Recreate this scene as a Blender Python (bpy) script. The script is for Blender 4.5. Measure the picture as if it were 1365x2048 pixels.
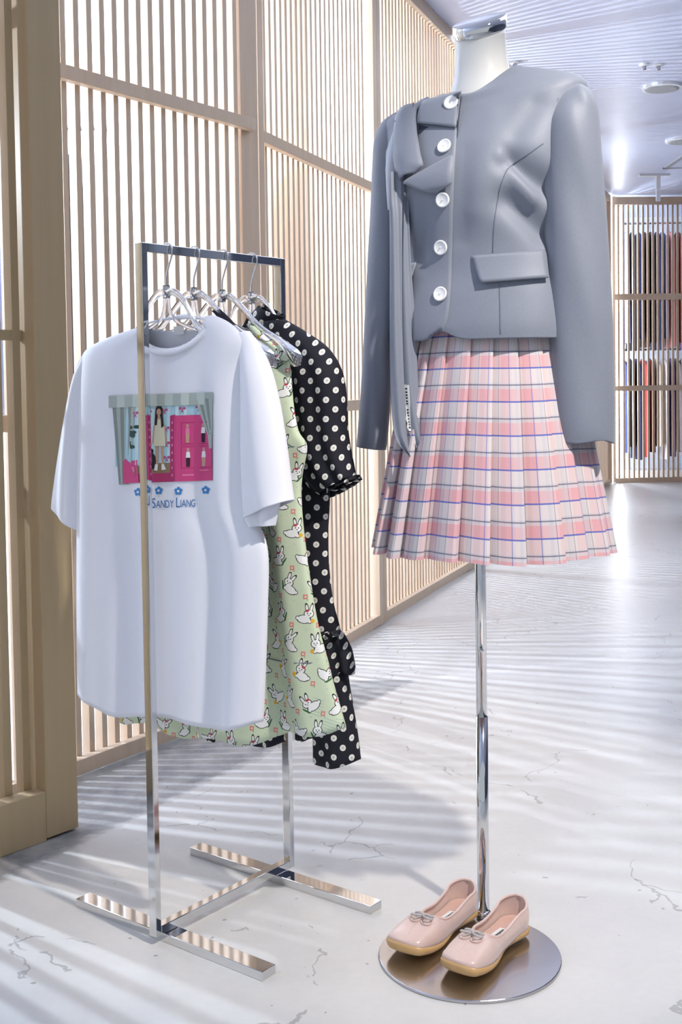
import bpy, bmesh, math, random
from math import sin, cos, pi, sqrt, radians as R_
from mathutils import Vector as V3, Matrix
from mathutils.bvhtree import BVHTree
random.seed(7)
for o in list(bpy.data.objects): bpy.data.objects.remove(o)
scene = bpy.context.scene
COL = scene.collection

# ------------------------------------------------------------------ camera
IW, IH = 1365.0, 2048.0
F_PX, CX, CY, PITCH, ROLL, CAM_H = 2343.85, 682.5, 862.8, 0.04066, -0.0142, 1.10
CAM = V3((0, 0, CAM_H))
_fw = V3((0, cos(PITCH), -sin(PITCH))); _up0 = V3((0, sin(PITCH), cos(PITCH))); _rt0 = V3((1, 0, 0))
_rt = _rt0*cos(ROLL) + _up0*sin(ROLL); _up = _up0*cos(ROLL) - _rt0*sin(ROLL)
cd = bpy.data.cameras.new('camera'); cam = bpy.data.objects.new('camera', cd); COL.objects.link(cam)
cd.sensor_fit = 'VERTICAL'; cd.sensor_height = 36.0; cd.lens = F_PX/IH*36.0
cd.shift_y = -(IH/2-CY)/IH; cd.clip_start = 0.05; cd.clip_end = 60
m = Matrix.Identity(4)
for i in range(3): m[i][0] = _rt[i]; m[i][1] = _up[i]; m[i][2] = -_fw[i]
m.translation = CAM; cam.matrix_world = m
scene.camera = cam
# ------------------------------------------------------------------ colour management, world
vs = scene.view_settings
vs.view_transform = 'Standard'; vs.look = 'None'; vs.gamma = 1.0; vs.use_curve_mapping = False
vs.exposure = 0.5
world = bpy.data.worlds.new('world'); scene.world = world; world.use_nodes = True
bg = world.node_tree.nodes['Background']; bg.inputs[0].default_value = (0.84, 0.91, 1.0, 1); bg.inputs[1].default_value = 0.43

# ------------------------------------------------------------------ lights of the place
def area(name, loc, target, size, power, color=(1, 1, 1)):
    l = bpy.data.lights.new(name, 'AREA'); l.energy = power; l.color = color
    l.shape = 'RECTANGLE'; l.size = size[0]; l.size_y = size[1]
    o = bpy.data.objects.new(name, l); COL.objects.link(o); o.location = loc
    o.rotation_euler = (V3(target)-V3(loc)).to_track_quat('-Z', 'Y').to_euler(); return o
def spot(name, loc, target, power, angle=60, radius=0.03, blend=0.4, color=(1, 1, 1)):
    l = bpy.data.lights.new(name, 'SPOT'); l.energy = power; l.color = color
    l.spot_size = R_(angle); l.spot_blend = blend; l.shadow_soft_size = radius
    o = bpy.data.objects.new(name, l); COL.objects.link(o); o.location = loc
    o.rotation_euler = (V3(target)-V3(loc)).to_track_quat('-Z', 'Y').to_euler(); return o
def point(name, loc, power, radius=0.03, color=(1, 1, 1)):
    l = bpy.data.lights.new(name, 'POINT'); l.energy = power; l.color = color; l.shadow_soft_size = radius
    o = bpy.data.objects.new(name, l); COL.objects.link(o); o.location = loc; return o
COOL = (0.72, 0.84, 1.0)
# shop space behind the lattice: ceiling strip lights and bare lamps
area('shop_strip_light', (-2.2, 4.2, 3.0), (-2.2, 4.2, 0), (1.6, 4.5), 40, COOL)
area('shop_strip_light_rear', (0.1, 9.0, 3.0), (0.1, 9.0, 0), (1.4, 5.0), 50, COOL)
point('shop_lamp', (-1.3, 5.0, 1.9), 100, 0.015, COOL)
point('shop_lamp_low', (-0.6, 4.8, 2.15), 55, 0.012, COOL)
point('shop_lamp_rear', (-2.0, 3.4, 1.9), 110, 0.018, COOL)
point('shop_lamp_aisle', (-0.55, 7.6, 2.2), 190, 0.015, COOL)
point('shop_lamp_end', (0.9, 10.6, 2.2), 130, 0.03, COOL)
# ceiling track spot and an added soft fill over the aisle, without a fixture
spot('track_spot', (1.2, 0.8, 2.98), (0.46, 2.2, 1.0), 225, 37, 0.05, 0.6, (1.0, 0.94, 0.87))
area('aisle_fill_light', (1.8, 4.8, 3.0), (1.8, 4.8, 0), (1.6, 5.0), 30, (0.9, 0.94, 1.0))
point('far_corner_lamp', (3.0, 13.0, 2.2), 60, 0.05, COOL)
point('far_corner_lamp_low', (3.0, 13.0, 0.8), 50, 0.05, COOL)

# ------------------------------------------------------------------ pixel helpers
def ray(x, y): return _fw + _rt*((x-CX)/F_PX) - _up*((y-CY)/F_PX)
def ground(x, y, z=0.0):
    d = ray(x, y); return CAM + d*((z-CAM_H)/d.z)
def on_plane(x, y, A, d):           # vertical plane through A along horizontal direction d
    n = V3((-d[1], d[0], 0)); r = ray(x, y)
    return CAM + r*(n.dot(V3((A[0], A[1], 0)))/n.dot(r))
def at_depth(x, y, Y):
    r = ray(x, y); return CAM + r*(Y/r.y)

def proj(p):
    d = V3(p)-CAM; z = d.dot(_fw); return CX+F_PX*d.dot(_rt)/z, CY-F_PX*d.dot(_up)/z

# ------------------------------------------------------------------ node helpers
def srgb(r, g, b):
    f = lambda c: (c/255/12.92) if c/255 <= 0.04045 else ((c/255+0.055)/1.055)**2.4
    return (f(r), f(g), f(b), 1)
class X:
    nt = None
    def __init__(s, k): s.k = k
    @staticmethod
    def op(o, a, b=None, c=None):
        n = X.nt.nodes.new('ShaderNodeMath'); n.operation = o
        for i, v in enumerate((a, b, c)):
            if v is None: continue
            if isinstance(v, X): X.nt.links.new(v.k, n.inputs[i])
            else: n.inputs[i].default_value = v
        return X(n.outputs[0])
    def __add__(s, o): return X.op('ADD', s, o)
    __radd__ = __add__
    def __sub__(s, o): return X.op('SUBTRACT', s, o)
    def __rsub__(s, o): return X.op('SUBTRACT', o, s)
    def __mul__(s, o): return X.op('MULTIPLY', s, o)
    __rmul__ = __mul__
    def __truediv__(s, o): return X.op('DIVIDE', s, o)
    def lt(s, o): return X.op('LESS_THAN', s, o)
    def gt(s, o): return X.op('GREATER_THAN', s, o)
    def fl(s): return X.op('FLOOR', s)
    def fr(s): return X.op('FRACT', s)
    def ab(s): return X.op('ABSOLUTE', s)
    def mn(s, o): return X.op('MINIMUM', s, o)
    def mx(s, o): return X.op('MAXIMUM', s, o)
    def sqrt(s): return X.op('SQRT', s)
    def sin(s): return X.op('SINE', s)
    def cos(s): return X.op('COSINE', s)
    def mod(s, o): return X.op('FLOORED_MODULO', s, o)
def new_mat(name, rough=0.5, metal=0.0, color=(0.8, 0.8, 0.8, 1), spec=None, sheen=0.0):
    m = bpy.data.materials.new(name); m.use_nodes = True
    nt = m.node_tree; X.nt = nt; b = nt.nodes['Principled BSDF']
    b.inputs['Base Color'].default_value = color; b.inputs['Roughness'].default_value = rough
    b.inputs['Metallic'].default_value = metal
    if spec is not None: b.inputs['Specular IOR Level'].default_value = spec
    if sheen: b.inputs['Sheen Weight'].default_value = sheen
    return m, nt, b
def mixc(nt, fac, a, b):
    n = nt.nodes.new('ShaderNodeMix'); n.data_type = 'RGBA'
    for sock, v in ((n.inputs[0], fac), (n.inputs[6], a), (n.inputs[7], b)):
        if isinstance(v, X): nt.links.new(v.k, sock)
        elif hasattr(v, 'is_linked'): nt.links.new(v, sock)
        else: sock.default_value = v
    return n.outputs[2]
def coords(nt, kind='Object'):
    t = nt.nodes.new('ShaderNodeTexCoord'); return t.outputs[kind]
def sep(nt, s):
    n = nt.nodes.new('ShaderNodeSeparateXYZ'); nt.links.new(s, n.inputs[0]); return X(n.outputs[0]), X(n.outputs[1]), X(n.outputs[2])
def comb(nt, x, y, z=0.0):
    n = nt.nodes.new('ShaderNodeCombineXYZ')
    for i, v in enumerate((x, y, z)):
        if isinstance(v, X): nt.links.new(v.k, n.inputs[i])
        else: n.inputs[i].default_value = v
    return n.outputs[0]
def noise(nt, vec, scale, detail=3, rough=0.5):
    n = nt.nodes.new('ShaderNodeTexNoise'); n.inputs['Scale'].default_value = scale
    n.inputs['Detail'].default_value = detail; n.inputs['Roughness'].default_value = rough
    if vec is not None: nt.links.new(vec, n.inputs['Vector'])
    return X(n.outputs[0])
def vmap(nt, vec, scale):
    n = nt.nodes.new('ShaderNodeMapping'); n.inputs['Scale'].default_value = scale; nt.links.new(vec, n.inputs['Vector']); return n.outputs[0]
def ramp(x, lo, hi):
    n = X.nt.nodes.new('ShaderNodeMapRange'); n.inputs[1].default_value = lo; n.inputs[2].default_value = hi
    X.nt.links.new(x.k, n.inputs[0]); return X(n.outputs[0])
def bump(nt, b, h, strength, dist=0.001):
    n = nt.nodes.new('ShaderNodeBump'); n.inputs['Strength'].default_value = strength; n.inputs['Distance'].default_value = dist
    nt.links.new(h.k, n.inputs['Height']); nt.links.new(n.outputs[0], b.inputs['Normal'])
def setcol(nt, b, sock): nt.links.new(sock, b.inputs['Base Color'])

MAT = {}
def wood(name, c1, c2, rough=0.5):
    m, nt, b = new_mat(name, rough)
    gi = nt.nodes.new('ShaderNodeNewGeometry')
    v = vmap(nt, gi.outputs['Position'], (14, 14, 0.7)); n1 = noise(nt, v, 3.0, 4)
    v2 = vmap(nt, gi.outputs['Position'], (60, 60, 2.5)); n2 = noise(nt, v2, 2.0, 2)
    oi = nt.nodes.new('ShaderNodeObjectInfo'); rnd = X(oi.outputs['Random'])
    f = n1*0.6 + n2*0.25 + rnd*0.35 - 0.1
    setcol(nt, b, mixc(nt, f, c1, c2)); bump(nt, b, n2, 0.08, 0.0006)
    MAT[name] = m
wood('pale_wood', srgb(234, 212, 188), srgb(208, 180, 150))
wood('honey_wood', srgb(204, 180, 142), srgb(186, 160, 120))
def plain(name, col, rough=0.5, metal=0.0, spec=None, sheen=0.0, grain=0.0, gscale=400):
    m, nt, b = new_mat(name, rough, metal, col, spec, sheen)
    n = noise(nt, coords(nt), gscale, 2)
    k = 1.0-0.08
    setcol(nt, b, mixc(nt, n, (col[0]*0.94, col[1]*0.94, col[2]*0.94, 1), (min(1, col[0]*1.05), min(1, col[1]*1.05), min(1, col[2]*1.05), 1)))
    if grain: bump(nt, b, n, grain, 0.0008)
    MAT[name] = m; return m
def chrome(name, col, rough):
    m, nt, b = new_mat(name, rough, 1.0, col)
    n = noise(nt, coords(nt), 25, 2); nt.links.new((n*0.05+(rough-0.02)).k, b.inputs['Roughness']); MAT[name] = m
chrome('chrome', srgb(222, 222, 222), 0.06)
chrome('brushed_steel', srgb(190, 190, 196), 0.16)
plain('white_paint', srgb(246, 247, 250), 0.6)
plain('ceiling_paint', srgb(216, 223, 246), 0.35, gscale=8)
plain('grey_plastic', srgb(170, 172, 175), 0.5)
plain('plaster_grey', srgb(66, 72, 92), 0.7, gscale=6)
plain('neck_white', srgb(244, 242, 236), 0.28, gscale=5)
plain('tee_cotton', srgb(243, 243, 250), 0.9, sheen=0.2, grain=0.15, gscale=900)
plain('dark_navy_cloth', srgb(24, 24, 40), 0.8, grain=0.2, gscale=700)
plain('button_pearl', srgb(246, 246, 246), 0.25, gscale=120)
plain('thread_dark', srgb(62, 68, 84), 0.8)
plain('seam_grey', srgb(112, 120, 136), 0.8)
plain('satin_pink', srgb(222, 194, 184), 0.30, sheen=0.4, gscale=160)
plain('lining_pink', srgb(214, 178, 164), 0.7, grain=0.2, gscale=300)
plain('gum_sole', srgb(206, 166, 112), 0.4, gscale=90)
plain('lace_grey', srgb(190, 184, 182), 0.6)
plain('label_white', srgb(236, 236, 234), 0.7)
plain('black_ink', srgb(30, 30, 34), 0.7)
plain('text_blue', srgb(62, 120, 178), 0.8); plain('flower_blue', srgb(70, 140, 205), 0.8)

def grey_suiting():
    m, nt, b = new_mat('grey_suiting', 0.55, sheen=0.25)
    uv = coords(nt, 'Object'); n = noise(nt, vmap(nt, uv, (900, 900, 240)), 1.0, 2); n2 = noise(nt, uv, 9, 2)
    setcol(nt, b, mixc(nt, n*0.7+n2*0.3, srgb(118, 124, 138), srgb(146, 151, 164))); bump(nt, b, n, 0.12, 0.0004); MAT['grey_suiting'] = m
grey_suiting()
def clear_plastic():
    m, nt, b = new_mat('clear_plastic', 0.03, 0, (0.96, 0.97, 1.0, 1))
    b.inputs['Transmission Weight'].default_value = 0.96; b.inputs['IOR'].default_value = 1.46
    n = noise(nt, coords(nt), 40, 1); nt.links.new((n*0.03+0.01).k, b.inputs['Roughness']); MAT['clear_plastic'] = m
clear_plastic()
def emis(name, col, st):
    m, nt, b = new_mat(name, 0.5, 0, col); b.inputs['Emission Color'].default_value = col; b.inputs['Emission Strength'].default_value = st; MAT[name] = m
emis('lamp_white', (0.93, 0.97, 1, 1), 9.0)

def concrete():
    m, nt, b = new_mat('concrete', 0.3, spec=0.5)
    gi = nt.nodes.new('ShaderNodeNewGeometry'); P = gi.outputs['Position']; x, y, z = sep(nt, P)
    n1 = noise(nt, P, 1.3, 5, 0.6); n2 = noise(nt, P, 9, 5, 0.65); n3 = noise(nt, P, 60, 3)
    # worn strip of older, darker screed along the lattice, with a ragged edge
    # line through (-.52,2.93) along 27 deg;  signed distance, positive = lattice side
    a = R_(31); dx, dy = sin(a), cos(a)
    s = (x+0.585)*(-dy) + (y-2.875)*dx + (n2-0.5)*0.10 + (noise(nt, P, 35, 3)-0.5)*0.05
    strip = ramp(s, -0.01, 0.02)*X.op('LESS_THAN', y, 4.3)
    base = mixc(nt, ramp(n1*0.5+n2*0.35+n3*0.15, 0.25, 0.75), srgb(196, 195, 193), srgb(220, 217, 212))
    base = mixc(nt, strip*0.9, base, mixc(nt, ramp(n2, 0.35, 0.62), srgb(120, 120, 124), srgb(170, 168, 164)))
    # cracks
    vo = nt.nodes.new('ShaderNodeTexVoronoi'); vo.feature = 'DISTANCE_TO_EDGE'; vo.inputs['Scale'].default_value = 2.3
    wob = nt.nodes.new('ShaderNodeVectorMath'); wob.operation = 'ADD'
    wn = nt.nodes.new('ShaderNodeTexNoise'); wn.inputs['Scale'].default_value = 5; wn.inputs['Detail'].default_value = 5; nt.links.new(P, wn.inputs['Vector'])
    nt.links.new(vmap(nt, wn.outputs[1], (0.35, 0.35, 0.0)), wob.inputs[0]); nt.links.new(P, wob.inputs[1]); nt.links.new(wob.outputs[0], vo.inputs['Vector'])
    cr = X(vo.outputs['Distance']).lt(0.006)*noise(nt, P, 1.7, 2).gt(0.52)*noise(nt, P, 6.3, 2).gt(0.44)
    base = mixc(nt, cr*0.45, base, srgb(110, 108, 106))
    sp = noise(nt, P, 42, 1).gt(0.765)
    base = mixc(nt, sp*0.5, base, srgb(80, 80, 84))
    setcol(nt, b, base)
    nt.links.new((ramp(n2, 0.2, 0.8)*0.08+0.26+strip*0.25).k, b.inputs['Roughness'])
    bump(nt, b, n2*0.6+n3*0.4-cr*0.4, 0.12, 0.004); MAT['concrete'] = m
concrete()

def uvxy(nt): 
    x, y, z = sep(nt, coords(nt, 'UV')); return x, y
def plaid():
    m, nt, b = new_mat('pink_plaid', 0.85, sheen=0.2); x, y = uvxy(nt)
    PY, PX = 0.0625, 0.058
    def band(c, p, c0, w): 
        f = ((c/p)-c0).mod(1.0)-0.5; return f.ab().lt(w)
    ph, pv = band(y, PY, 0.68, 0.20), band(x, PX, 0.30, 0.20)
    ph2, pv2 = band(y, PY, 0.98, 0.09), band(x, PX, 0.86, 0.09)
    col = mixc(nt, ph*0.46+pv*0.24, srgb(226, 214, 212), srgb(228, 146, 154))
    col = mixc(nt, ph2*0.35+pv2*0.35, col, srgb(196, 196, 206))
    bl = band(y, PY, 0.5, 0.024).mx(band(x, PX, 0.5, 0.018)*0.7)
    dk = band(y, PY, 0.0, 0.020)*0.9; dk2 = band(x, PX, 0.0, 0.016)*0.55
    col = mixc(nt, bl*0.85, col, srgb(62, 96, 190)); col = mixc(nt, dk.mx(dk2)*0.8, col, srgb(70, 74, 104))
    n = noise(nt, comb(nt, x*1500, y*1500), 1, 1); bump(nt, b, n, 0.15, 0.0004)
    setcol(nt, b, col); MAT['pink_plaid'] = m
plaid()
def polka():
    m, nt, b = new_mat('navy_polka', 0.8); x, y = uvxy(nt)
    P = 0.0385
    def dots(ox, oy):
        fx = ((x/P)+ox).mod(1.0)-0.5; fy = ((y/P)+oy).mod(1.0)-0.5
        return (fx*fx+fy*fy).sqrt()
    d = dots(0.0, 0.0).mn(dots(0.5, 0.5))
    n = noise(nt, comb(nt, x*900, y*900), 1, 1)
    col = mixc(nt, d.lt(0.165), srgb(20, 20, 34), srgb(236, 234, 226)); col = mixc(nt, d.lt(0.06)*0.5, col, srgb(120, 120, 122))
    bump(nt, b, n, 0.1, 0.0004); setcol(nt, b, col); MAT['navy_polka'] = m
polka()
def bunny():
    m, nt, b = new_mat('bunny_print', 0.85); x, y = uvxy(nt)
    P = 0.056
    def wn(ix, iy, seed):
        n = nt.nodes.new('ShaderNodeTexWhiteNoise'); n.noise_dimensions = '3D'
        nt.links.new(comb(nt, ix, iy, seed), n.inputs['Vector']); return X(n.outputs['Value'])
    iy = (y/P).fl(); xs = x/P + iy.mod(2.0)*0.5; ix = xs.fl()
    lx = xs.fr()-0.5; ly = (y/P).fr()-0.5
    r1 = wn(ix, iy, 1.0); r2 = wn(ix, iy, 2.0); r3 = wn(ix, iy, 3.0)
    an = (r1-0.5)*1.3; flip = r2.gt(0.5)*2.0-1.0
    lx = lx+(r3-0.5)*0.14; ly = ly+(r1-0.5)*0.1
    qx = (lx*an.cos()+ly*an.sin())*flip; qy = ly*an.cos()-lx*an.sin()
    def ell(cx, cy, rx, ry, sh=0.0):
        ex = (qx-cx+(qy-cy)*sh)/rx; ey = (qy-cy)/ry
        return ((ex*ex+ey*ey).sqrt()-1.0)*min(rx, ry)
    body = ell(-0.08, -0.15, 0.24, 0.14); head = ell(0.10, 0.05, 0.165, 0.13)
    ear1 = ell(0.02, 0.25, 0.05, 0.13, 0.2); ear2 = ell(0.19, 0.25, 0.05, 0.13, -0.2)
    tail = ell(-0.32, -0.12, 0.06, 0.06); paw = ell(0.14, -0.22, 0.07, 0.06)
    sh = body.mn(head).mn(ear1).mn(ear2).mn(tail).mn(paw)
    n = noise(nt, comb(nt, x*30, y*30), 1, 2)
    col = mixc(nt, n, srgb(206, 220, 186), srgb(222, 232, 204))
    # small squared flowers and faint script lines between the animals
    fx = (xs+0.5).fr()-0.5; fy = (y/P+0.36).fr()-0.5
    jx = (fx).ab().mx(fy.ab()); fl = jx.lt(0.085)*jx.gt(0.035); stem = (fx-0.07).ab().lt(0.022)*((fy+0.12).ab().lt(0.04))
    col = mixc(nt, fl*0.85, col, srgb(226, 116, 112)); col = mixc(nt, stem*0.7, col, srgb(104, 168, 140))
    ln = ((y/P*9+x/P*2).fr().lt(0.28))*wn((x/P*2).fl(), (y/P*1.5).fl(), 5.0).gt(0.84)
    col = mixc(nt, ln*0.35, col, srgb(110, 170, 170))
    col = mixc(nt, sh.lt(0.018), col, srgb(48, 46, 50)); col = mixc(nt, sh.lt(-0.006), col, srgb(246, 246, 242))
    eye = ell(0.05, 0.06, 0.022, 0.022).mn(ell(0.16, 0.06, 0.022, 0.022)).mn(ell(0.105, 0.0, 0.025, 0.016))
    col = mixc(nt, eye.lt(0.0), col, srgb(40, 38, 42))
    bow = ell(0.03, 0.15, 0.075, 0.045); col = mixc(nt, bow.lt(0)*r2.gt(0.3), col, srgb(190, 70, 84))
    leaf = ell(0.24, -0.16, 0.04, 0.15, -0.7); col = mixc(nt, leaf.lt(0)*r3.gt(0.45), col, srgb(52, 108, 66))
    car = ell(0.25, -0.2, 0.075, 0.075); col = mixc(nt, car.lt(0)*r3.lt(0.3), col, srgb(232, 176, 52))
    setcol(nt, b, col); MAT['bunny_print'] = m
bunny()

# ------------------------------------------------------------------ mesh helpers
class MB:
    def __init__(s): s.v = []; s.f = []; s.mi = []; s.uv = {}; s.vu = []
    def vert(s, p, uv=None): s.v.append(V3(p)); s.vu.append(uv if uv else (p[0], p[2])); return len(s.v)-1
    def face(s, idx, mi=0): s.f.append(tuple(idx)); s.mi.append(mi)
    def box(s, lo, hi, ax=None, org=(0, 0, 0), mi=0):     # ax: 3 axis vectors
        ax = ax or (V3((1, 0, 0)), V3((0, 1, 0)), V3((0, 0, 1))); o = V3(org); b = len(s.v)
        for k in range(8):
            c = [(hi if (k >> i) & 1 else lo)[i] for i in range(3)]
            s.vert(o+ax[0]*c[0]+ax[1]*c[1]+ax[2]*c[2])
        for q in ((0, 2, 3, 1), (4, 5, 7, 6), (0, 1, 5, 4), (2, 6, 7, 3), (0, 4, 6, 2), (1, 3, 7, 5)): s.face([b+i for i in q], mi)
    def tube(s, pts, r, n=8, cap=True, mi=0, closed=False):
        pts = [V3(p) for p in pts]; rs = r if isinstance(r, (list, tuple)) else [r]*len(pts); rings = []
        up = None
        for i, p in enumerate(pts):
            t = (pts[(i+1) % len(pts)] if (closed or i < len(pts)-1) else pts[i])-(pts[i-1] if (closed or i > 0) else pts[i]); t.normalize()
            if up is None: up = t.orthogonal().normalized()
            up = (up-t*up.dot(t)).normalized(); w = t.cross(up)
            rings.append([s.vert(p+up*(rs[i]*cos(2*pi*k/n))+w*(rs[i]*sin(2*pi*k/n))) for k in range(n)])
        for i in range(len(rings)-(0 if closed else 1)):
            a, b = rings[i], rings[(i+1) % len(rings)]
            for k in range(n): s.face((a[k], a[(k+1) % n], b[(k+1) % n], b[k]), mi)
        if cap and not closed: s.face(rings[0][::-1], mi); s.face(rings[-1], mi)
    def rings(s, rings, closed=True, cap0=False, cap1=False, uvs=None, mi=0):
        ids = [[s.vert(p, uvs[i][j] if uvs else None) for j, p in enumerate(r)] for i, r in enumerate(rings)]
        for a, b in zip(ids, ids[1:]):
            n = len(a)
            for k in range(n if closed else n-1): s.face((a[k], a[(k+1) % n], b[(k+1) % n], b[k]), mi)
        if cap0: s.face(ids[0][::-1], mi)
        if cap1: s.face(ids[-1], mi)
        return ids
    def mesh(s, name, off=V3((0, 0, 0)), mats=(), smooth=True):
        me = bpy.data.meshes.new(name); me.from_pydata([tuple(p-off) for p in s.v], [], s.f)
        ul = me.uv_layers.new(name='UVMap')
        for l in me.loops: ul.data[l.index].uv = s.vu[l.vertex_index]
        for k in mats: me.materials.append(MAT[k])
        for i, p in enumerate(me.polygons): p.material_index = s.mi[i]; p.use_smooth = smooth
        me.update(); return me
def tag(o, label=None, cat=None, group=None, kind=None):
    if label: o['label'] = label
    if cat: o['category'] = cat
    if group: o['group'] = group
    if kind: o['kind'] = kind
    return o
def thing(name, loc, label=None, cat=None, group=None, kind=None):
    o = bpy.data.objects.new(name, None); o.empty_display_size = 0.05; COL.objects.link(o); o.location = loc
    return tag(o, label, cat, group, kind)
WL = {}
def wl(o):
    p = V3(o.location)
    while o.parent: o = o.parent; p = p+V3(o.location)
    return p
def part(name, mb, mats, parent=None, smooth=False, bevel=0, solid=0, sub=0, loc=None, label=None, weld=False, soff=0):
    if isinstance(mats, str): mats = [mats]
    base = wl(parent) if parent else V3((0, 0, 0))
    org = V3(loc) if loc is not None else (base if parent else V3((0, 0, 0)))
    me = mb.mesh(name, org, mats, smooth)
    o = bpy.data.objects.new(name, me); COL.objects.link(o)
    if parent: o.parent = parent
    o.location = org-base
    if weld: w = o.modifiers.new('weld', 'WELD'); w.merge_threshold = 0.0004
    if sub: q = o.modifiers.new('sub', 'SUBSURF'); q.levels = sub; q.render_levels = sub
    if solid: q = o.modifiers.new('solid', 'SOLIDIFY'); q.thickness = solid; q.offset = soff
    if bevel: q = o.modifiers.new('bevel', 'BEVEL'); q.width = bevel; q.segments = 2; q.limit_method = 'ANGLE'
    if label: o['label'] = label
    return o
def inst(name, me, parent, loc, rotz=0.0):
    o = bpy.data.objects.new(name, me); COL.objects.link(o); o.parent = parent; o.location = V3(loc); o.rotation_euler = (0, 0, rotz); return o
def cat_rom(P, n):
    out = []
    for i in range(len(P)-1):
        p0, p1, p2, p3 = P[max(i-1, 0)], P[i], P[i+1], P[min(i+2, len(P)-1)]
        for k in range(n):
            t = k/n; out.append(0.5*((2*p1)+(p2-p0)*t+(2*p0-5*p1+4*p2-p3)*t*t+(3*p1-p0-3*p2+p3)*t**3))
    out.append(P[-1]); return out
def lin(P, n):
    out = []
    for i in range(len(P)-1):
        for k in range(n): out.append(P[i]+(P[i+1]-P[i])*(k/n))
    out.append(P[-1]); return out
Z = V3((0, 0, 1))
def loft2(mb, st, A, d, nseg=20, nsub=6, fold=None, smooth=True, ex=0.75, uo=(0, 0), drop=None, shift=None):
    """garment tube: stations (left pixel, right pixel, half thickness) read on the vertical plane A,d"""
    d3 = V3((d[0], d[1], 0)).normalized(); N = V3((d3.y, -d3.x, 0))
    if N.y > 0: N = -N
    L = [on_plane(*s[0], A, d) for s in st]; Rr = [on_plane(*s[1], A, d) for s in st]; T = [V3((s[2], 0, 0)) for s in st]
    f = cat_rom if smooth else lin
    L, Rr, T = f(L, nsub), f(Rr, nsub), f(T, nsub)
    rings = []; uvs = []; M = len(L)-1
    for i in range(M+1):
        t = i/M; mid = (L[i]+Rr[i])/2; half = (Rr[i]-L[i])/2; rg = []; ru = []
        for k in range(2*nseg):
            a = pi*k/nseg; c, s = cos(a), sin(a)
            x = math.copysign(abs(c)**0.9, c); yv = math.copysign(abs(s)**ex, s)
            p = mid+half*x+N*(T[i].x*yv)
            if fold: p = p+N*fold(t, x, yv)
            if drop: p = p+Z*drop(t, x, yv)
            if shift: p = p+N*shift(t)
            rg.append(p)
        K = 2*nseg; ua = [0.0]*K; h0 = nseg//2; base_u = (rg[h0]-V3((A[0], A[1], 0))).dot(d3)+uo[0]
        for k in range(1, nseg+1):
            i1, i0_ = (h0+k) % K, (h0+k-1) % K; ua[i1] = ua[i0_]-(rg[i1]-rg[i0_]).length
        for k in range(1, nseg):
            i1, i0_ = (h0-k) % K, (h0-k+1) % K; ua[i1] = ua[i0_]+(rg[i1]-rg[i0_]).length
        ru = [(base_u+ua[k], rg[k].z+uo[1]) for k in range(K)]
        rings.append(rg); uvs.append(ru)
    return mb.rings(rings, uvs=uvs)
def bvh_of(mb): return BVHTree.FromPolygons([tuple(v) for v in mb.v], [tuple(f) for f in mb.f], all_triangles=False)
def hit(bvh, x, y, off=0.0):
    r = ray(x, y).normalized(); p, n, i, dd = bvh.ray_cast(CAM, r)
    if p is None:
        p, n, i, dd = bvh.find_nearest(CAM+r*2.3)
        q = CAM+r*((p-CAM).dot(r)); p = q
    if n.dot(r) > 0: n = -n
    return p+n*off, n
def patch(mb, bvh, rows, nc=8, nr=4, off=0.002, mi=0, bulge=None, smooth=False):
    """sheet lying on a surface: rows of (left pixel, right pixel) dropped onto it"""
    Ls = [V3((*r[0], 0)) for r in rows]; Rs = [V3((*r[1], 0)) for r in rows]
    f = cat_rom if smooth else lin
    Ls, Rs = f(Ls, nr), f(Rs, nr); g = []
    for i, (a, b) in enumerate(zip(Ls, Rs)):
        row = []
        for k in range(nc+1):
            q = a+(b-a)*(k/nc); o = off+(bulge(i/(len(Ls)-1), k/nc) if bulge else 0)
            row.append(hit(bvh, q.x, q.y, o)[0])
        g.append(row)
    mb.rings(g, closed=False, mi=mi)
def poly_on(mb, bvh, pts, off=0.0008, mi=0):
    ids = [mb.vert(hit(bvh, x, y, off)[0]) for x, y in pts]
    mb.face(ids, mi)
#BODY
# ================================================================== the setting
def slab(name, lo, hi, mat, kind='structure', label=None, cat=None):
    b = MB(); b.box(lo, hi); o = part(name, b, mat, loc=((lo[0]+hi[0])/2, (lo[1]+hi[1])/2, lo[2])); tag(o, label, cat, None, kind); return o
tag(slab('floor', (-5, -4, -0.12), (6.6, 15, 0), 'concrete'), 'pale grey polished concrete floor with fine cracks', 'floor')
cl = slab('ceiling', (-5, -1.2, 3.04), (6.6, 8.92, 3.2), 'ceiling_paint'); tag(cl, 'pale lavender white ceiling above the aisle', 'ceiling')
b = MB(); b.box((-5, 8.92, 3.055), (6.6, 15, 3.2)); part('ceiling_panel', b, 'ceiling_paint', cl)
tag(slab('wall_right', (5.2, -4, 0), (5.35, 15, 3.04), 'plaster_grey'), 'plain grey wall on the right side of the aisle', 'wall')
tag(slab('wall_back', (-5, 14.2, 0), (5.2, 14.35, 3.055), 'white_paint'), 'white wall behind the far clothes rails', 'wall')

def unit(a): return V3((sin(a), cos(a), 0))
A2 = ground(768, 1249); D2 = unit(R_(20.6))
A1 = V3((-0.7546, 3.2494, 0)); D1 = unit(R_(34.3))
b = MB(); pw = A2-D2*6+V3((-D2.y, D2.x, 0))*2.6; b.box((0, 0, 0), (15.5, 0.12, 3.04), (D2, V3((-D2.y, D2.x, 0)), Z), pw)
tag(part('wall_left', b, 'white_paint', loc=pw), 'white wall of the shop behind the lattice screens', 'wall', None, 'structure')

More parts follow.
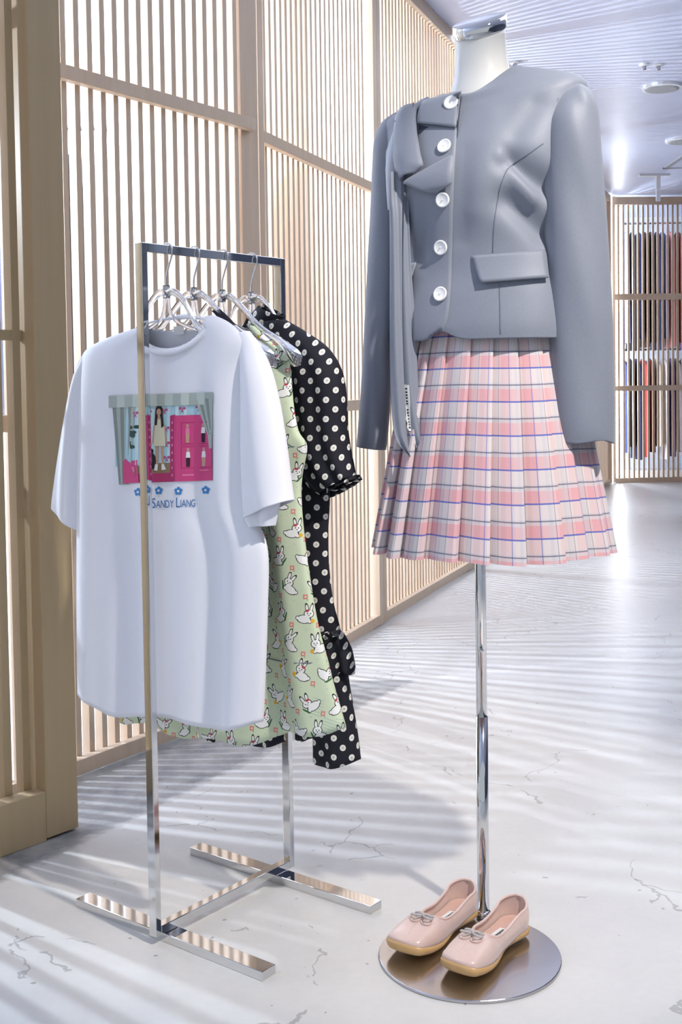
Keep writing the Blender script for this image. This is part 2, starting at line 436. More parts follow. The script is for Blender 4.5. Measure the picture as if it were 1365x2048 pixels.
SLAT = {}
def slat_mesh(key, w, dp, h, mat):
    if key not in SLAT:
        b = MB(); b.box((-w/2, 0, 0), (w/2, dp, h)); SLAT[key] = b.mesh('slat', V3((0, 0, 0)), [mat], False)
    return SLAT[key]
def screen(P, d, length, label, mat='pale_wood', stile=0.048, phase=0.03, rails=((0.008, 0.052), (0.985, 1.03), (1.95, 1.99), (2.965, 3.035)), n_off=0.0,
           pitch=0.0503, sw=0.02, sd=0.029, rd=0.03, stiles=(1, 1), sdep=0.06, brail=0.0, back_rails=(), end_batten=False):
    d = d.normalized(); N = V3((d.y, -d.x, 0)); P = V3((P.x, P.y, 0))+N*n_off
    root = thing('lattice_screen', P, label, 'screen', 'floor to ceiling lattice screens')
    ax = (d, -N, Z)
    for k, (s0, on) in enumerate(((0, stiles[0]), (length-stile, stiles[1]))):
        if on: b = MB(); b.box((s0, -0.001, 0.006), (s0+stile, sdep, 3.036), ax, P); part('stile', b, mat, root, bevel=0.002)
    i0 = stile if stiles[0] else 0; i1 = length-stile if stiles[1] else length
    for z0, z1 in rails:
        b = MB(); b.box((i0, 0, z0), (i1, rd, z1), ax, P); part('rail', b, mat, root, bevel=0.002)
    for z0, z1 in back_rails:
        b = MB(); b.box((i0, rd+0.004, z0), (i1, rd+0.018, z1), ax, P); part('cross_rail', b, mat, root, bevel=0.001)
    if end_batten:
        b = MB(); b.box((i1-0.045, rd+0.001, 0.008), (i1+0.045, rd+0.05, 3.035), ax, P); part('end_post', b, mat, root, bevel=0.001); i1 -= 0.045
    me = slat_mesh((mat, sw, sd), sw, sd, 3.03-0.02, mat); s = i0+phase; rz = math.atan2(d.y, d.x)
    while s < i1-sw*0.5:
        inst('slat', me, root, d*s-N*(rd+0.0005)+V3((0, 0, 0.02)), rz); s += pitch
    return root
# panel behind the rack
P1E = on_plane(514, 245, A1, D1); L1 = (V3((P1E.x, P1E.y, 0))-A1).length
screen(A1-D1*0.62, D1, 0.62+L1, 'pale wooden lattice screen standing right behind the chrome clothes rack', stiles=(1, 0), phase=0.0068, end_batten=True)
# panels along the aisle
P2S = on_plane(517, 245, A2, D2); L2 = (V3((P2S.x, P2S.y, 0))-A2).length
screen(A2-D2*L2, D2, L2, 'pale wooden lattice screen between the rack screen and the jacket', phase=0.03)
lens = [1.62, 1.5, 1.5, 1.5, 1.46]; lab = ['pale wooden lattice screen just behind the mannequin, its foot seen left of the pole', 'pale wooden lattice screen behind the pole of the mannequin',
       'pale wooden lattice screen hidden behind the plaid skirt', 'pale wooden lattice screen receding behind the grey jacket', 'pale wooden lattice screen beside the far clothes, at the end of the aisle']
s = 0.0
D3 = unit(R_(20.75))
for Ln, lb in zip(lens, lab): screen(A2+D3*(s+0.003), D3, Ln-0.005, lb, phase=0.03, pitch=0.0503); s += Ln
# near screen at the left edge
AL = ground(157, 1659); DL = unit(R_(40.6))
NL = V3((DL.y, -DL.x, 0)); _o = AL-DL*1.0-NL*0.045
_s = [(on_plane(x, 1500, _o, DL)-_o).dot(DL) for x in (15.5, 53.5)]; NP_ = _s[1]-_s[0]; NPH = (_s[1]-0.093) % NP_
screen(AL-DL*1.0, DL, 1.0, 'wide-framed honey wood lattice screen at the left edge, nearest the camera', 'honey_wood', stile=0.093, sdep=0.07, phase=NPH,
       rails=((0.0, 0.122), (2.93, 3.035)), rd=0.045, sd=0.03, pitch=NP_, sw=0.021, back_rails=((1.215, 1.24),))
# far screen
AF = ground(1228, 966); DF = V3((1, 0.06, 0)).normalized()
screen(AF, DF, 1.9, 'distant wooden lattice screen with clothes behind it at the end of the aisle', phase=0.045, stile=0.03, pitch=0.0535, sw=0.02, sd=0.022,
       rails=((0.0, 0.05), (0.98, 1.035), (1.945, 2.01), (2.95, 3.032)))
# ------------------------------------------------------------------ ceiling fittings
def disc_mb(b, c, r, z0, z1, n=28):
    b.rings([[V3((c[0]+rr*cos(2*pi*k/n), c[1]+rr*sin(2*pi*k/n), zz)) for k in range(n)] for rr, zz in ((r*0.85, z0), (r, z0+0.004), (r, z1))], cap0=True)
for (c, r, lb, sm) in (((2.16, 7.85, 3.04), 0.13, 'large round grey ceiling speaker above the right shoulder', 0), ((2.82, 9.67, 3.055), 0.13, 'round grey ceiling speaker cut off by the right edge', 0)):
    t = thing('ceiling_speaker', c, lb, 'speaker', 'round ceiling speakers'); b = MB(); disc_mb(b, c, r, c[2]-0.022, c[2]); part('trim_ring', b, 'white_paint', t)
    b = MB(); disc_mb(b, c, r*0.86, c[2]-0.027, c[2]-0.018); part('grille', b, 'grey_plastic', t)
for (c, lb) in (((1.90, 7.3, 3.04), 'small ceiling sprinkler in front of the round speaker'), ((1.99, 7.31, 3.04), 'tiny ceiling sensor beside the sprinkler'), ((1.09, 7.21, 3.04), 'tiny ceiling fitting just above the right shoulder of the jacket')):
    t = thing('ceiling_fitting', c, lb, 'ceiling fitting'); b = MB(); disc_mb(b, c, 0.032, c[2]-0.012, c[2], 16); part('plate', b, 'white_paint', t)
    b = MB(); disc_mb(b, c, 0.013, c[2]-0.035, c[2]-0.01, 12); part('head', b, 'brushed_steel', t)
t = thing('ceiling_bracket', (3.06, 11.28, 3.055), 'white hanging bracket below the ceiling in front of the far screen', 'bracket')
b = MB(); b.box((2.88, 11.25, 3.035), (3.17, 11.31, 3.055)); part('plate', b, 'white_paint', t, bevel=0.003)
b = MB(); b.box((3.045, 11.265, 2.80), (3.085, 11.295, 3.036)); part('stem', b, 'white_paint', t, bevel=0.003)
t = thing('ceiling_hatch', (3.35, 10.6, 3.055), 'square ceiling access hatch near the right edge', 'hatch')
b = MB(); b.box((3.02, 10.3, 3.045), (3.7, 10.34, 3.055)); b.box((3.02, 10.3, 3.045), (3.06, 10.95, 3.055)); b.box((3.02, 10.91, 3.045), (3.7, 10.95, 3.055)); b.box((3.66, 10.3, 3.045), (3.7, 10.95, 3.055)); part('frame', b, 'grey_plastic', t)
b = MB(); b.box((3.07, 10.35, 3.049), (3.65, 10.9, 3.056)); part('lid', b, 'ceiling_paint', t)

# ------------------------------------------------------------------ clothes behind the far screen
PAL = dict(black=(26, 26, 30), navy=(40, 46, 84), brown=(84, 56, 48), pink=(236, 160, 168), maroon=(120, 44, 44), beige=(206, 190, 176), grey=(150, 148, 152), white=(240, 242, 250),
           lavender=(160, 162, 214), red=(206, 66, 66), blue=(92, 122, 176), cream=(226, 218, 206), violet=(128, 112, 160), teal=(86, 118, 126), denim=(58, 70, 120))
for k, c in PAL.items(): plain('cloth_'+k, srgb(*c), 0.85, grain=0.1)
ORD = ['first', 'second', 'third', 'fourth', 'fifth', 'sixth', 'seventh', 'eighth', 'ninth', 'tenth', 'eleventh', 'twelfth', 'thirteenth', 'fourteenth', 'fifteenth', 'sixteenth']
def edge_garment(b, x, y, zt, zb, w, dep):
    """garment on a rail seen edge-on: shoulders slope to front and back, body hangs with a slight flare"""
    n = 10; rings = []
    for z, fw, fd in ((zb, 1.0, 1.08), (zb+0.02, 1.02, 1.06), ((zt+zb)/2, 0.9, 0.98), (zt-0.16, 0.85, 0.95), (zt-0.08, 0.7, 0.9), (zt-0.03, 0.5, 0.55), (zt, 0.25, 0.18)):
        rings.append([V3((x+w/2*fw*math.copysign(abs(cos(a))**0.7, cos(a))*(1+0.12*sin(3*a+x*40)), y+dep/2*fd*math.copysign(abs(sin(a))**0.7, sin(a)), z)) for a in [2*pi*k/n for k in range(n)]])
    b.rings(rings, cap0=True, cap1=True)
def row(xs, y, zt, rail_label, where, cols, group, zbs):
    z_r = zt+0.10
    b = MB(); b.tube([V3((2.98, y, z_r)), V3((4.75, y, z_r))], 0.012, 10); t = thing('clothes_rail', (3.0, y, z_r), rail_label, 'rail'); part('tube', b, 'chrome', t)
    b = MB()
    for xx in (3.0, 4.74): b.tube([V3((xx, y, z_r)), V3((xx, y, 3.05))], 0.008, 8)
    part('drop_rod', b, 'chrome', t)
    x = 3.03
    for i, (c, w) in enumerate(cols):
        x += w/2
        zb = zbs[i % len(zbs)]
        t = thing('hanging_garment', (x, y, zb), '%s garment, %s from the left on the %s behind the far screen' % (c, ORD[i], where), 'garment', group)
        b = MB(); edge_garment(b, x, y, zt, zb, w*0.95, 0.42); part('cloth', b, 'cloth_'+c, t, smooth=True)
        b = MB(); b.tube([V3((x, y, zt-0.005)), V3((x, y, zt+0.06)), V3((x, y+0.02, zt+0.09)), V3((x, y, z_r+0.016)), V3((x, y-0.02, zt+0.10))], 0.003, 6); part('hanger_hook', b, 'chrome', t)
        x += w/2+0.012
row(None, 13.0, 2.72, 'chrome rail carrying the upper clothes behind the far screen', 'upper rail',
    [('white', .07), ('lavender', .08), ('black', .06), ('navy', .06), ('brown', .05), ('black', .06), ('navy', .05), ('denim', .05), ('pink', .09), ('maroon', .06), ('violet', .05), ('beige', .08), ('black', .07), ('teal', .08), ('navy', .09), ('grey', .09)],
    'clothes on the upper far rail', [1.45, 1.5, 1.42, 1.55])
row(None, 13.02, 1.33, 'chrome rail carrying the lower clothes behind the far screen', 'lower rail',
    [('lavender', .06), ('denim', .07), ('black', .06), ('navy', .06), ('red', .06), ('maroon', .06), ('cream', .07), ('white', .06), ('violet', .06), ('grey', .06), ('black', .07), ('brown', .07), ('denim', .07), ('teal', .07), ('navy', .08), ('beige', .09)],
    'clothes on the lower far rail', [0.25, 0.3, 0.36, 0.22])
t = thing('light_column', (AF.x+0.085, 12.62, 0), 'glowing white upright light column at the left end of the far screen', 'lamp')
b = MB(); b.tube([V3((AF.x+0.085, 12.62, 0.03)), V3((AF.x+0.085, 12.62, 2.95))], 0.045, 14); part('light_tube', b, 'lamp_white', t, smooth=True)
for z in (0.0, 2.94):
    b = MB(); b.tube([V3((AF.x+0.085, 12.62, z)), V3((AF.x+0.085, 12.62, z+0.04))], 0.05, 14); part('end_cap', b, 'white_paint', t)
b = MB(); b.box((2.98, 12.85, 0.0), (5.0, 13.25, 0.1)); tag(part('display_plinth', b, 'white_paint', loc=(4, 13.05, 0), bevel=0.004), 'low white display plinth under the far clothes', 'plinth')
# clothes seen through the gaps of the rack screen
yb = 4.2
b = MB(); b.tube([V3((-1.75, yb, 2.02)), V3((-0.75, yb, 2.02))], 0.011, 10)
t = thing('clothes_rail', (-1.25, yb, 2.02), 'chrome rail seen through the slats behind the clothes rack', 'rail'); part('tube', b, 'chrome', t)
b = MB(); [b.tube([V3((xx, yb, 0.0)), V3((xx, yb, 2.02))], 0.011, 10) for xx in (-1.74, -0.76)]; part('post', b, 'chrome', t)
for i, (x, c, w) in enumerate(((-1.36, 'teal', .1), (-1.22, 'white', .08), (-1.08, 'denim', .07), (-0.93, 'black', .08), (-0.82, 'grey', .05))):
    t = thing('hanging_garment', (x, yb, 0.9), '%s garment glimpsed through the slats left of the white tee' % c, 'garment', 'clothes behind the rack screen')
    b = MB(); edge_garment(b, x, yb, 1.93, 0.95, w, 0.42); part('cloth', b, 'cloth_'+c, t, smooth=True)
    b = MB(); b.tube([V3((x, yb, 1.92)), V3((x, yb, 1.98)), V3((x, yb+0.02, 2.01)), V3((x, yb, 2.034)), V3((x, yb-0.02, 2.02))], 0.003, 6); part('hanger_hook', b, 'chrome', t)

# ================================================================== clothes rack
YAW = 0.6615
RU = V3((cos(YAW), -sin(YAW), 0)); RV = V3((sin(YAW), cos(YAW), 0)); RO = V3((-0.3770, 2.2586, 0))
RH, RL, HB = 1.3768, 0.4214, 0.0179
def Q(u, v, z): return RO+RU*u+RV*v+Z*z
rack = thing('clothes_rack', Q(-0.01, RL/2, 0), 'polished chrome clothes rack with a square loop frame on two flat feet', 'clothes rack')
AX = (RU, RV, Z); PU, PV = 0.0199, 0.0145
for v0 in (0.0, RL-PV):
    b = MB(); b.box((-PU, v0, HB), (0, v0+PV, RH), AX, RO); part('post', b, 'chrome', rack, bevel=0.0012)
b = MB(); b.box((-PU, PV, RH-0.018), (0, RL-PV, RH), AX, RO); part('hanging_rail', b, 'chrome', rack, bevel=0.0012)
b = MB(); b.box((-PU, PV, HB), (0, RL-PV, HB+0.018), AX, RO); part('base_rail', b, 'chrome', rack, bevel=0.0012)
for v0 in (0.0229, RL-0.0224-0.0383):
    b = MB(); b.box((-0.2707, v0, 0), (0.2572, v0+0.0383, HB-0.0003), AX, RO); part('foot', b, 'chrome', rack, bevel=0.0012)

# ------------------------------------------------------------------ hangers
HV = [0.074, 0.150, 0.233, 0.323]
def hanger(v, label, zc=1.285, half=0.205, tip=True, uc=-0.012):
    t = thing('clothes_hanger', Q(uc, v, zc-0.12), label, 'hanger', 'clear hangers on the chrome rack')
    zr = RH+0.0035; r = 0.0165; pts = []
    # question-mark hook over the rail
    cz = zr-r+0.001
    for a in range(200, -60, -20): pts.append(Q(uc+0.002+r*cos(R_(a)), v, cz+r*sin(R_(a))*(1.0 if a > 0 else 1.25)))
    pts += [Q(uc+0.004, v, cz-0.038), Q(uc, v, cz-0.052), Q(uc, v, zc)]
    b = MB(); b.tube(cat_rom(pts, 3), 0.0019, 8); part('hook', b, 'chrome', t, smooth=True)
    b = MB()
    # arms: ribbed acrylic strip, T section, sloping to rounded shoulder tips
    for sg in (-1, 1):
        top = [V3((0, 0, 0)), V3((0.020, 0, 0.004)), V3((0.05, 0, -0.018)), V3((half*0.49, 0, -0.062)), V3((half*0.78, 0, -0.096)), V3((half*0.94, 0, -0.118)), V3((half, 0, -0.130))]
        top = cat_rom(top, 4); n = len(top); rings = []
        for i, p in enumerate(top):
            s = i/(n-1); kk = max(0, (s-0.6)/0.4); wv = 0.006+0.012*sin(pi*kk*0.86); hh = 0.011+0.018*sin(pi*min(1, kk*0.92))
            c = Q(uc+sg*p.x, v, zc+p.z)
            rings.append([c+RV*wv+Z*0, c+RV*wv*0.5-Z*hh, c-RV*wv*0.5-Z*hh, c-RV*wv, c-RV*wv*0.6+Z*0.003, c+RV*wv*0.6+Z*0.003])
        b.rings(rings, cap0=True, cap1=True)
        # lower rib making an open eye near the neck
        low = cat_rom([V3((0.004, 0, -0.004)), V3((0.012, 0, -0.045)), V3((0.045, 0, -0.066)), V3((0.09, 0, -0.078)), V3((0.125, 0, -0.088))], 4)
        b.tube([Q(uc+sg*p.x, v, zc+p.z) for p in low], 0.0038, 6)
    part('arms', b, 'clear_plastic', t, smooth=True)
    b = MB(); b.tube([Q(uc, v, zc-0.012), Q(uc, v, zc+0.014)], 0.007, 10); part('collar', b, 'clear_plastic', t, smooth=True)
    return t
hanger(HV[0], 'clear plastic hanger inside the white tee, nearest on the rack', half=0.162)
hanger(HV[1], 'clear plastic hanger second from the front, with the dark top')
hanger(HV[2], 'clear plastic hanger third from the front, holding the green rabbit dress')
hanger(HV[3], 'clear plastic hanger at the back, holding the polka dot dress', half=0.17)
# ================================================================== white tee
def pl(v): p = Q(0, v, 0); return (p.x, p.y), (RU.x, RU.y)
TA, TD = pl(HV[0])
tee = thing('t_shirt', Q(-0.03, HV[0], 0.42), 'white cotton tee with a pink doll box print hanging on the rack', 't-shirt')
def tfold(t, x, y):
    if abs(y) < 0.02: return 0
    k = (1-t)**1.1*min(1, (1-abs(x))*4)
    return k*(0.010*sin(x*7.5+0.8)+0.006*sin(x*15+2.2)) + 0.004*sin(x*4+t*5)*(1-abs(x))*t
body_st = [((159, 1396), (524, 1450), .030), ((158, 1330), (528, 1370), .030), ((157, 1200), (533, 1220), .030), ((157, 1080), (532, 1095), .030), ((158, 1000), (500, 1010), .031),
           ((160, 900), (494, 900), .032), ((163, 800), (489, 800), .032), ((166, 740), (487, 735), .029), ((172, 704), (494, 690), .024), ((205, 682), (478, 664), .020), ((252, 664), (455, 644), .016), ((292, 652), (428, 631), .012)]
tb = MB()
tdrop = lambda t, x, y: (1-t)**6*(0.010*sin(x*6+1.0)-0.012*(1-x*x))
loft2(tb, body_st, TA, TD, 30, 5, tfold, drop=tdrop)
TBVH = bvh_of(tb)
# cut the neck opening out of the front
NK = on_plane(352, 648, TA, TD)
def neck_in(p, ru, rz): q = p-NK; return (q.dot(RU)/ru)**2+(q.z/rz)**2 < 1
keep = MB(); keep.v = tb.v; keep.vu = tb.vu
for f in tb.f:
    c = sum((tb.v[i] for i in f), V3())/len(f); front = (c-V3((TA[0], TA[1], 0))).dot(RV) < 0
    if neck_in(c, 0.088, 0.052 if front else 0.012): continue
    keep.face(f)
teeb = part('body', keep, 'tee_cotton', tee, smooth=True, solid=0.0012)
b = MB(); rib = []
for k in range(40):
    a = 2*pi*k/40; zz = sin(a)
    p = NK+RU*(0.088*cos(a))+Z*((0.050 if zz < 0 else 0.010)*zz)
    rib.append(p-RV*(0.022*max(0, -zz)**0.6-0.010*max(0, zz)))
for k, p in enumerate(rib[:]):
    pass
rings = [[], [], [], []]
for k in range(40):
    p = rib[k]; o = (p-NK); o = V3((o.x, o.y, o.z)).normalized()
    rings[0].append(p-o*0.002-RV*0.001); rings[1].append(p+o*0.006-RV*0.004); rings[2].append(p+o*0.014-RV*0.0025); rings[3].append(p+o*0.014+RV*0.004)
b.rings(rings); part('neck_rib', b, 'tee_cotton', tee, smooth=True, solid=0.001)
b = MB(); p = NK+RV*0.012-Z*0.004; b.box((-0.014, 0, -0.016), (0.014, 0.0008, 0.0), (RU, RV, Z), p-RU*0.005); part('neck_label', b, 'label_white', teeb)
# sleeves
def sleeve(name, st, thick_fold, parent, mat, A, D, nsub=5, **k):
    b = MB(); loft2(b, st, A, D, 18, nsub, thick_fold, **k); return part(name, b, mat, parent, smooth=True, solid=0.0012), b
sl = [((109, 1012), (160, 1062), .024), ((112, 985), (161, 1040), .026), ((124, 900), (163, 950), .027), ((140, 800), (168, 860), .026), ((152, 740), (175, 790), .020), ((166, 704), (190, 740), .012)]
sleeve('sleeve', sl, lambda t, x, y: 0.003*sin(x*5+t*3)-0.004, tee, 'tee_cotton', TA, TD)
sr = [((497, 1036), (580, 1001), .030), ((494, 1010), (575, 975), .031), ((488, 920), (562, 880), .030), ((486, 830), (548, 800), .028), ((484, 750), (531, 735), .024), ((478, 700), (512, 690), .015), ((468, 668), (492, 662), .010)]
sleeve('sleeve', sr, lambda t, x, y: 0.004*sin(x*4+t*2)*(1-t)-0.007*t, tee, 'tee_cotton', TA, TD)
# folded inside of the right sleeve hanging below its hem
b = MB(); loft2(b, [((512, 1052), (556, 1050), .004), ((505, 1040), (562, 1020), .006), ((500, 1020), (566, 1000), .008)], TA, TD, 10, 4, lambda t, x, y: 0.006*sin(x*5)+0.012); part('sleeve_lining', b, 'tee_cotton', tee, smooth=True)

# ---- print on the chest: flat ink laid on the cotton
INK = dict(curtain=(176, 186, 178), curtain_dk=(138, 150, 144), valance=(202, 212, 202), wall=(178, 214, 224), stripe=(206, 230, 234), bow=(186, 92, 138), pink=(216, 74, 132), pink_dk=(184, 52, 108), pink_lt=(238, 130, 170),
           hair=(44, 30, 28), skin=(206, 160, 136), dress=(228, 222, 196), floor=(150, 124, 92), plant=(44, 70, 58), black=(34, 32, 36), white=(240, 240, 238), boots=(60, 34, 44))
keys = list(INK)
for k in keys: plain('ink_'+k, srgb(*INK[k]), 0.8, gscale=300)
pm = MB()
def ink(c, pts, lvl): poly_on(pm, TBVH, pts, 0.0016+0.00028*lvl, keys.index(c))
def inkgrid(c, x0, y0, x1, y1, lvl, nx, ny):
    for i in range(nx):
        for j in range(ny):
            xa, xb = x0+(x1-x0)*i/nx, x0+(x1-x0)*(i+1)/nx; ya, yb = y0+(y1-y0)*j/ny, y0+(y1-y0)*(j+1)/ny
            ink(c, [(xa, yb), (xb, yb), (xb, ya), (xa, ya)], lvl)
SK = lambda x, y: (x, y+(324-x)*0.034)       # the print sits a little tilted
def ink_r(c, x0, y0, x1, y1, lvl): 
    n = max(1, int((x1-x0)/16))
    for i in range(n):
        xa, xb = x0+(x1-x0)*i/n, x0+(x1-x0)*(i+1)/n
        m_ = max(1, int((y1-y0)/30))
        for j in range(m_):
            ya, yb = y0+(y1-y0)*j/m_, y0+(y1-y0)*(j+1)/m_
            ink(c, [SK(xa, yb), SK(xb, yb), SK(xb, ya), SK(xa, ya)], lvl)
def ink_p(c, pts, lvl): ink(c, [SK(*p) for p in pts], lvl)
def ink_e(c, cx, cy, rx, ry, lvl, n=10): ink(c, [SK(cx+rx*cos(2*pi*k/n), cy+ry*sin(2*pi*k/n)) for k in range(n)], lvl)
ink_r('wall', 232, 808, 427, 930, 0)
for k in range(12): ink_r('stripe', 240+k*16, 810, 247+k*16, 928, 1)
ink_r('floor', 240, 926, 427, 946, 1); ink_r('pink_dk', 240, 946, 427, 964, 1)
for bx, by in ((272, 824), (298, 822), (330, 820), (366, 818), (400, 816), (296, 858), (334, 856), (298, 888), (335, 886), (335, 915)):
    ink_e('bow', bx-4, by, 3.5, 3, 2, 8); ink_e('bow', bx+4, by, 3.5, 3, 2, 8); ink_p('bow', [(bx-4, by+10), (bx, by), (bx+4, by+10), (bx, by+6)], 2)
# sofa and plant behind the rack post
ink_p('pink', [(246, 964), (246, 920), (252, 908), (262, 920), (276, 918), (280, 964)], 2); ink_e('pink_lt', 263, 938, 9, 8, 3); ink_e('violet' if 'violet' in keys else 'pink_dk', 256, 926, 6, 6, 3)
for k in range(14): ink_e('plant', 262+random.uniform(-14, 14), 872+random.uniform(-22, 22), random.uniform(4, 7), random.uniform(3, 6), 3, 7)
# cat by the figure
ink_e('black', 307, 922, 7, 16, 3); ink_e('black', 304, 902, 5, 6, 3)
# standing figure, plain
ink_p('skin', [(309, 850), (306, 885), (309, 888), (313, 852)], 3); ink_p('skin', [(332, 850), (336, 884), (333, 888), (328, 852)], 3)
ink_p('skin', [(314, 892), (313, 930), (318, 930), (319, 892)], 3); ink_p('skin', [(323, 892), (325, 930), (329, 930), (329, 892)], 3)
ink_p('white', [(310, 940), (312, 928), (318, 928), (317, 941)], 4); ink_p('white', [(325, 940), (325, 928), (330, 928), (334, 939)], 4)
ink_p('dress', [(312, 843), (309, 892), (333, 892), (330, 843), (325, 838), (317, 838)], 4)
ink_e('hair', 320, 822, 7.5, 12, 3, 12); ink_p('hair', [(313, 822), (311, 850), (316, 850), (318, 828)], 5); ink_p('hair', [(327, 822), (330, 852), (325, 856), (323, 828)], 5)
ink_e('skin', 320, 824, 4.6, 7, 6, 12); ink_p('skin', [(318, 830), (317, 838), (323, 838), (322, 830)], 5)
# pink box with four little figures
ink_p('pink_dk', [(342, 962), (342, 832), (352, 830), (352, 962)], 3); ink_r('pink', 350, 832, 427, 964, 3)
for k in range(8): ink_e('pink_lt', 346.5, 846+k*15, 1.6, 3.2, 4, 6)
for bx, by in ((364, 846), (399, 846), (364, 894), (399, 894)):
    x1 = min(bx+28, 427)
    for (xa, ya, xb, yb) in ((bx, by, x1, by+1.2), (bx, by+43, x1, by+44.2), (bx, by, bx+1.2, by+44), (x1-1.2, by, x1, by+44)): ink_p('pink_dk', [(xa, yb), (xb, yb), (xb, ya), (xa, ya)], 4)
for fx, fy, top, bot in ((377, 849, 'pink_lt', 'skin'), (409, 849, 'white', 'black'), (378, 897, 'white', 'boots'), (410, 897, 'white', 'skin')):
    ink_e('skin', fx, fy+4, 3, 4, 5, 8); ink_p(top, [(fx-4.5, fy+20), (fx+4.5, fy+20), (fx+3.5, fy+8), (fx-3.5, fy+8)], 5); ink_p(bot, [(fx-3.5, fy+38), (fx+3.5, fy+38), (fx+4, fy+20), (fx-4, fy+20)], 5)
ink_r('pink_lt', 366, 950, 392, 953, 4); ink_r('pink_lt', 400, 942, 420, 944, 4)
# curtains and valance
for k in range(6):
    xa = 226+k*8; ink_p('curtain' if k % 2 else 'curtain_dk', [(240+k*3.6, 966), (244+k*3.6, 966), (xa+8, 800), (xa, 800)], 5)
for k in range(5):
    xa = 392+k*7; ink_p('curtain_dk' if k % 2 else 'curtain', [(418+k*2.0, 872), (420+k*2.0, 872), (xa+7, 800), (xa, 800)], 6)
ink_p('curtain', [(421, 900), (427, 900), (427, 860), (418, 868)], 6)
for k in range(13): ink_r('valance' if k % 2 else 'curtain', 220+k*16, 788, 236+k*16, 812, 6)
part('chest_print', pm, ['ink_'+k for k in keys], teeb, label='chest print of a figure beside a pink doll box')
# ---- blue flowers and lettering
fm = MB()
for fx, fy in ((278, 984), (319, 981), (358, 982), (413, 980)):
    for k in range(5):
        a = 2*pi*k/5+pi/2; cx, cy = fx+5*cos(a), fy-5*sin(a)
        fm.face([fm.vert(hit(TBVH, cx+3.6*cos(2*pi*j/8), cy-3.6*sin(2*pi*j/8), 0.0016+0.0001*k)[0]) for j in range(8)])
    fm.face([fm.vert(hit(TBVH, fx+2.6*cos(2*pi*j/8), fy-2.6*sin(2*pi*j/8), 0.0026)[0]) for j in range(8)], 1)
part('flower_print', fm, ['flower_blue', 'label_white'], teeb)
def text_mesh(s, size):
    cu = bpy.data.curves.new('lettering', 'FONT'); cu.body = s; cu.size = size; cu.resolution_u = 3
    o = bpy.data.objects.new('lettering', cu); COL.objects.link(o); dg = bpy.context.evaluated_depsgraph_get(); dg.update()
    me = bpy.data.meshes.new_from_object(o.evaluated_get(dg)); bpy.data.objects.remove(o)
    vs_ = [tuple(v.co) for v in me.vertices]; fs = [tuple(p.vertices) for p in me.polygons]; bpy.data.meshes.remove(me); return vs_, fs
lt = MB(); xc = 305.0
for ch, big in (('S', 1), ('A', 0), ('N', 0), ('D', 0), ('Y', 0), (' ', 0), ('L', 1), ('I', 0), ('A', 0), ('N', 0), ('G', 0)):
    if ch == ' ': xc += 3.5; continue
    hgt = 21.0 if big else 16.0
    vs_, fs = text_mesh(ch, hgt/0.73); w = max(v[0] for v in vs_); x_min = min(v[0] for v in vs_); sx = 0.58 if not big else 0.66
    base = len(lt.v)
    for v in vs_: lt.vert(hit(TBVH, xc+(v[0]-x_min)*sx, 1016-(xc-305)*0.03-v[1], 0.0018)[0])
    for f in fs: lt.face([base+i for i in f])
    xc += (w-x_min)*sx+1.1
part('lettering', lt, 'text_blue', teeb, label='blue lettering reading SANDY LIANG')

# ================================================================== dark top on the second hanger
DA, DD = pl(HV[1])
t = thing('camisole', Q(-0.02, HV[1], 0.75), 'dark navy top on the second hanger, mostly hidden behind the white tee', 'top')
b = MB(); loft2(b, [((205, 1250), (512, 1260), .02), ((215, 1000), (505, 1000), .022), ((235, 830), (522, 800), .022), ((300, 740), (533, 752), .016), ((330, 720), (500, 722), .010)], DA, DD, 16, 4); part('body', b, 'dark_navy_cloth', t, smooth=True, solid=0.001)
for a in ([((478, 724), (512, 728), .006), ((462, 672), (492, 678), .008), ((438, 636), (462, 640), .008), ((424, 622), (440, 618), .004)],):
    b = MB(); loft2(b, a, DA, DD, 8, 4); part('strap', b, 'dark_navy_cloth', t, smooth=True)

# ================================================================== green rabbit dress
GA, GD = pl(HV[2])
dress = thing('sleeveless_dress', Q(-0.05, HV[2], 0.37), 'pale green sleeveless dress printed with white rabbits on the rack', 'dress')
def gfold(t, x, y):
    k = (1-t)**0.8*min(1, (1-abs(x))*4+0.2)
    return k*(0.014*sin(x*8+0.4)+0.008*sin(x*17+1.3))+0.004*sin(x*9+t*16)*t
gst = [((219, 1408), (691, 1448), .035), ((238, 1340), (666, 1365), .033), ((258, 1300), (655, 1322), .031), ((275, 1200), (633, 1235), .028), ((300, 1080), (612, 1100), .026), ((322, 985), (601, 1000), .026),
       ((330, 930), (602, 950), .027), ((328, 880), (613, 893), .026), ((336, 850), (597, 860), .022), ((345, 800), (585, 800), .020), ((350, 740), (579, 745), .016), ((360, 705), (575, 712), .012)]
gb = MB(); loft2(gb, gst, GA, GD, 30, 5, gfold, drop=lambda t, x, y: (1-t)**7*(0.010*sin(x*11+1)-0.05*(1-x*x)))
gbo = part('body', gb, 'bunny_print', dress, smooth=True, solid=0.0012)
for a in ([((548, 716), (577, 722), .010), ((530, 690), (572, 702), .010), ((512, 668), (548, 684), .010), ((496, 648), (512, 652), .006)], [((360, 716), (392, 716), .010), ((380, 690), (405, 692), .010), ((405, 668), (425, 670), .010), ((430, 648), (440, 648), .006)]):
    b = MB(); loft2(b, a, GA, GD, 8, 4, shift=lambda t: 0.004); part('shoulder_strap', b, 'bunny_print', dress, smooth=True)
GBVH = bvh_of(gb)
b = MB()
b.tube([hit(GBVH, x, y, 0.001)[0] for x, y in [(535, 1316), (560, 1322), (590, 1326), (620, 1326), (654, 1322)]], 0.0011, 5); part('tier_seam', b, 'seam_grey', gbo)
b = MB()
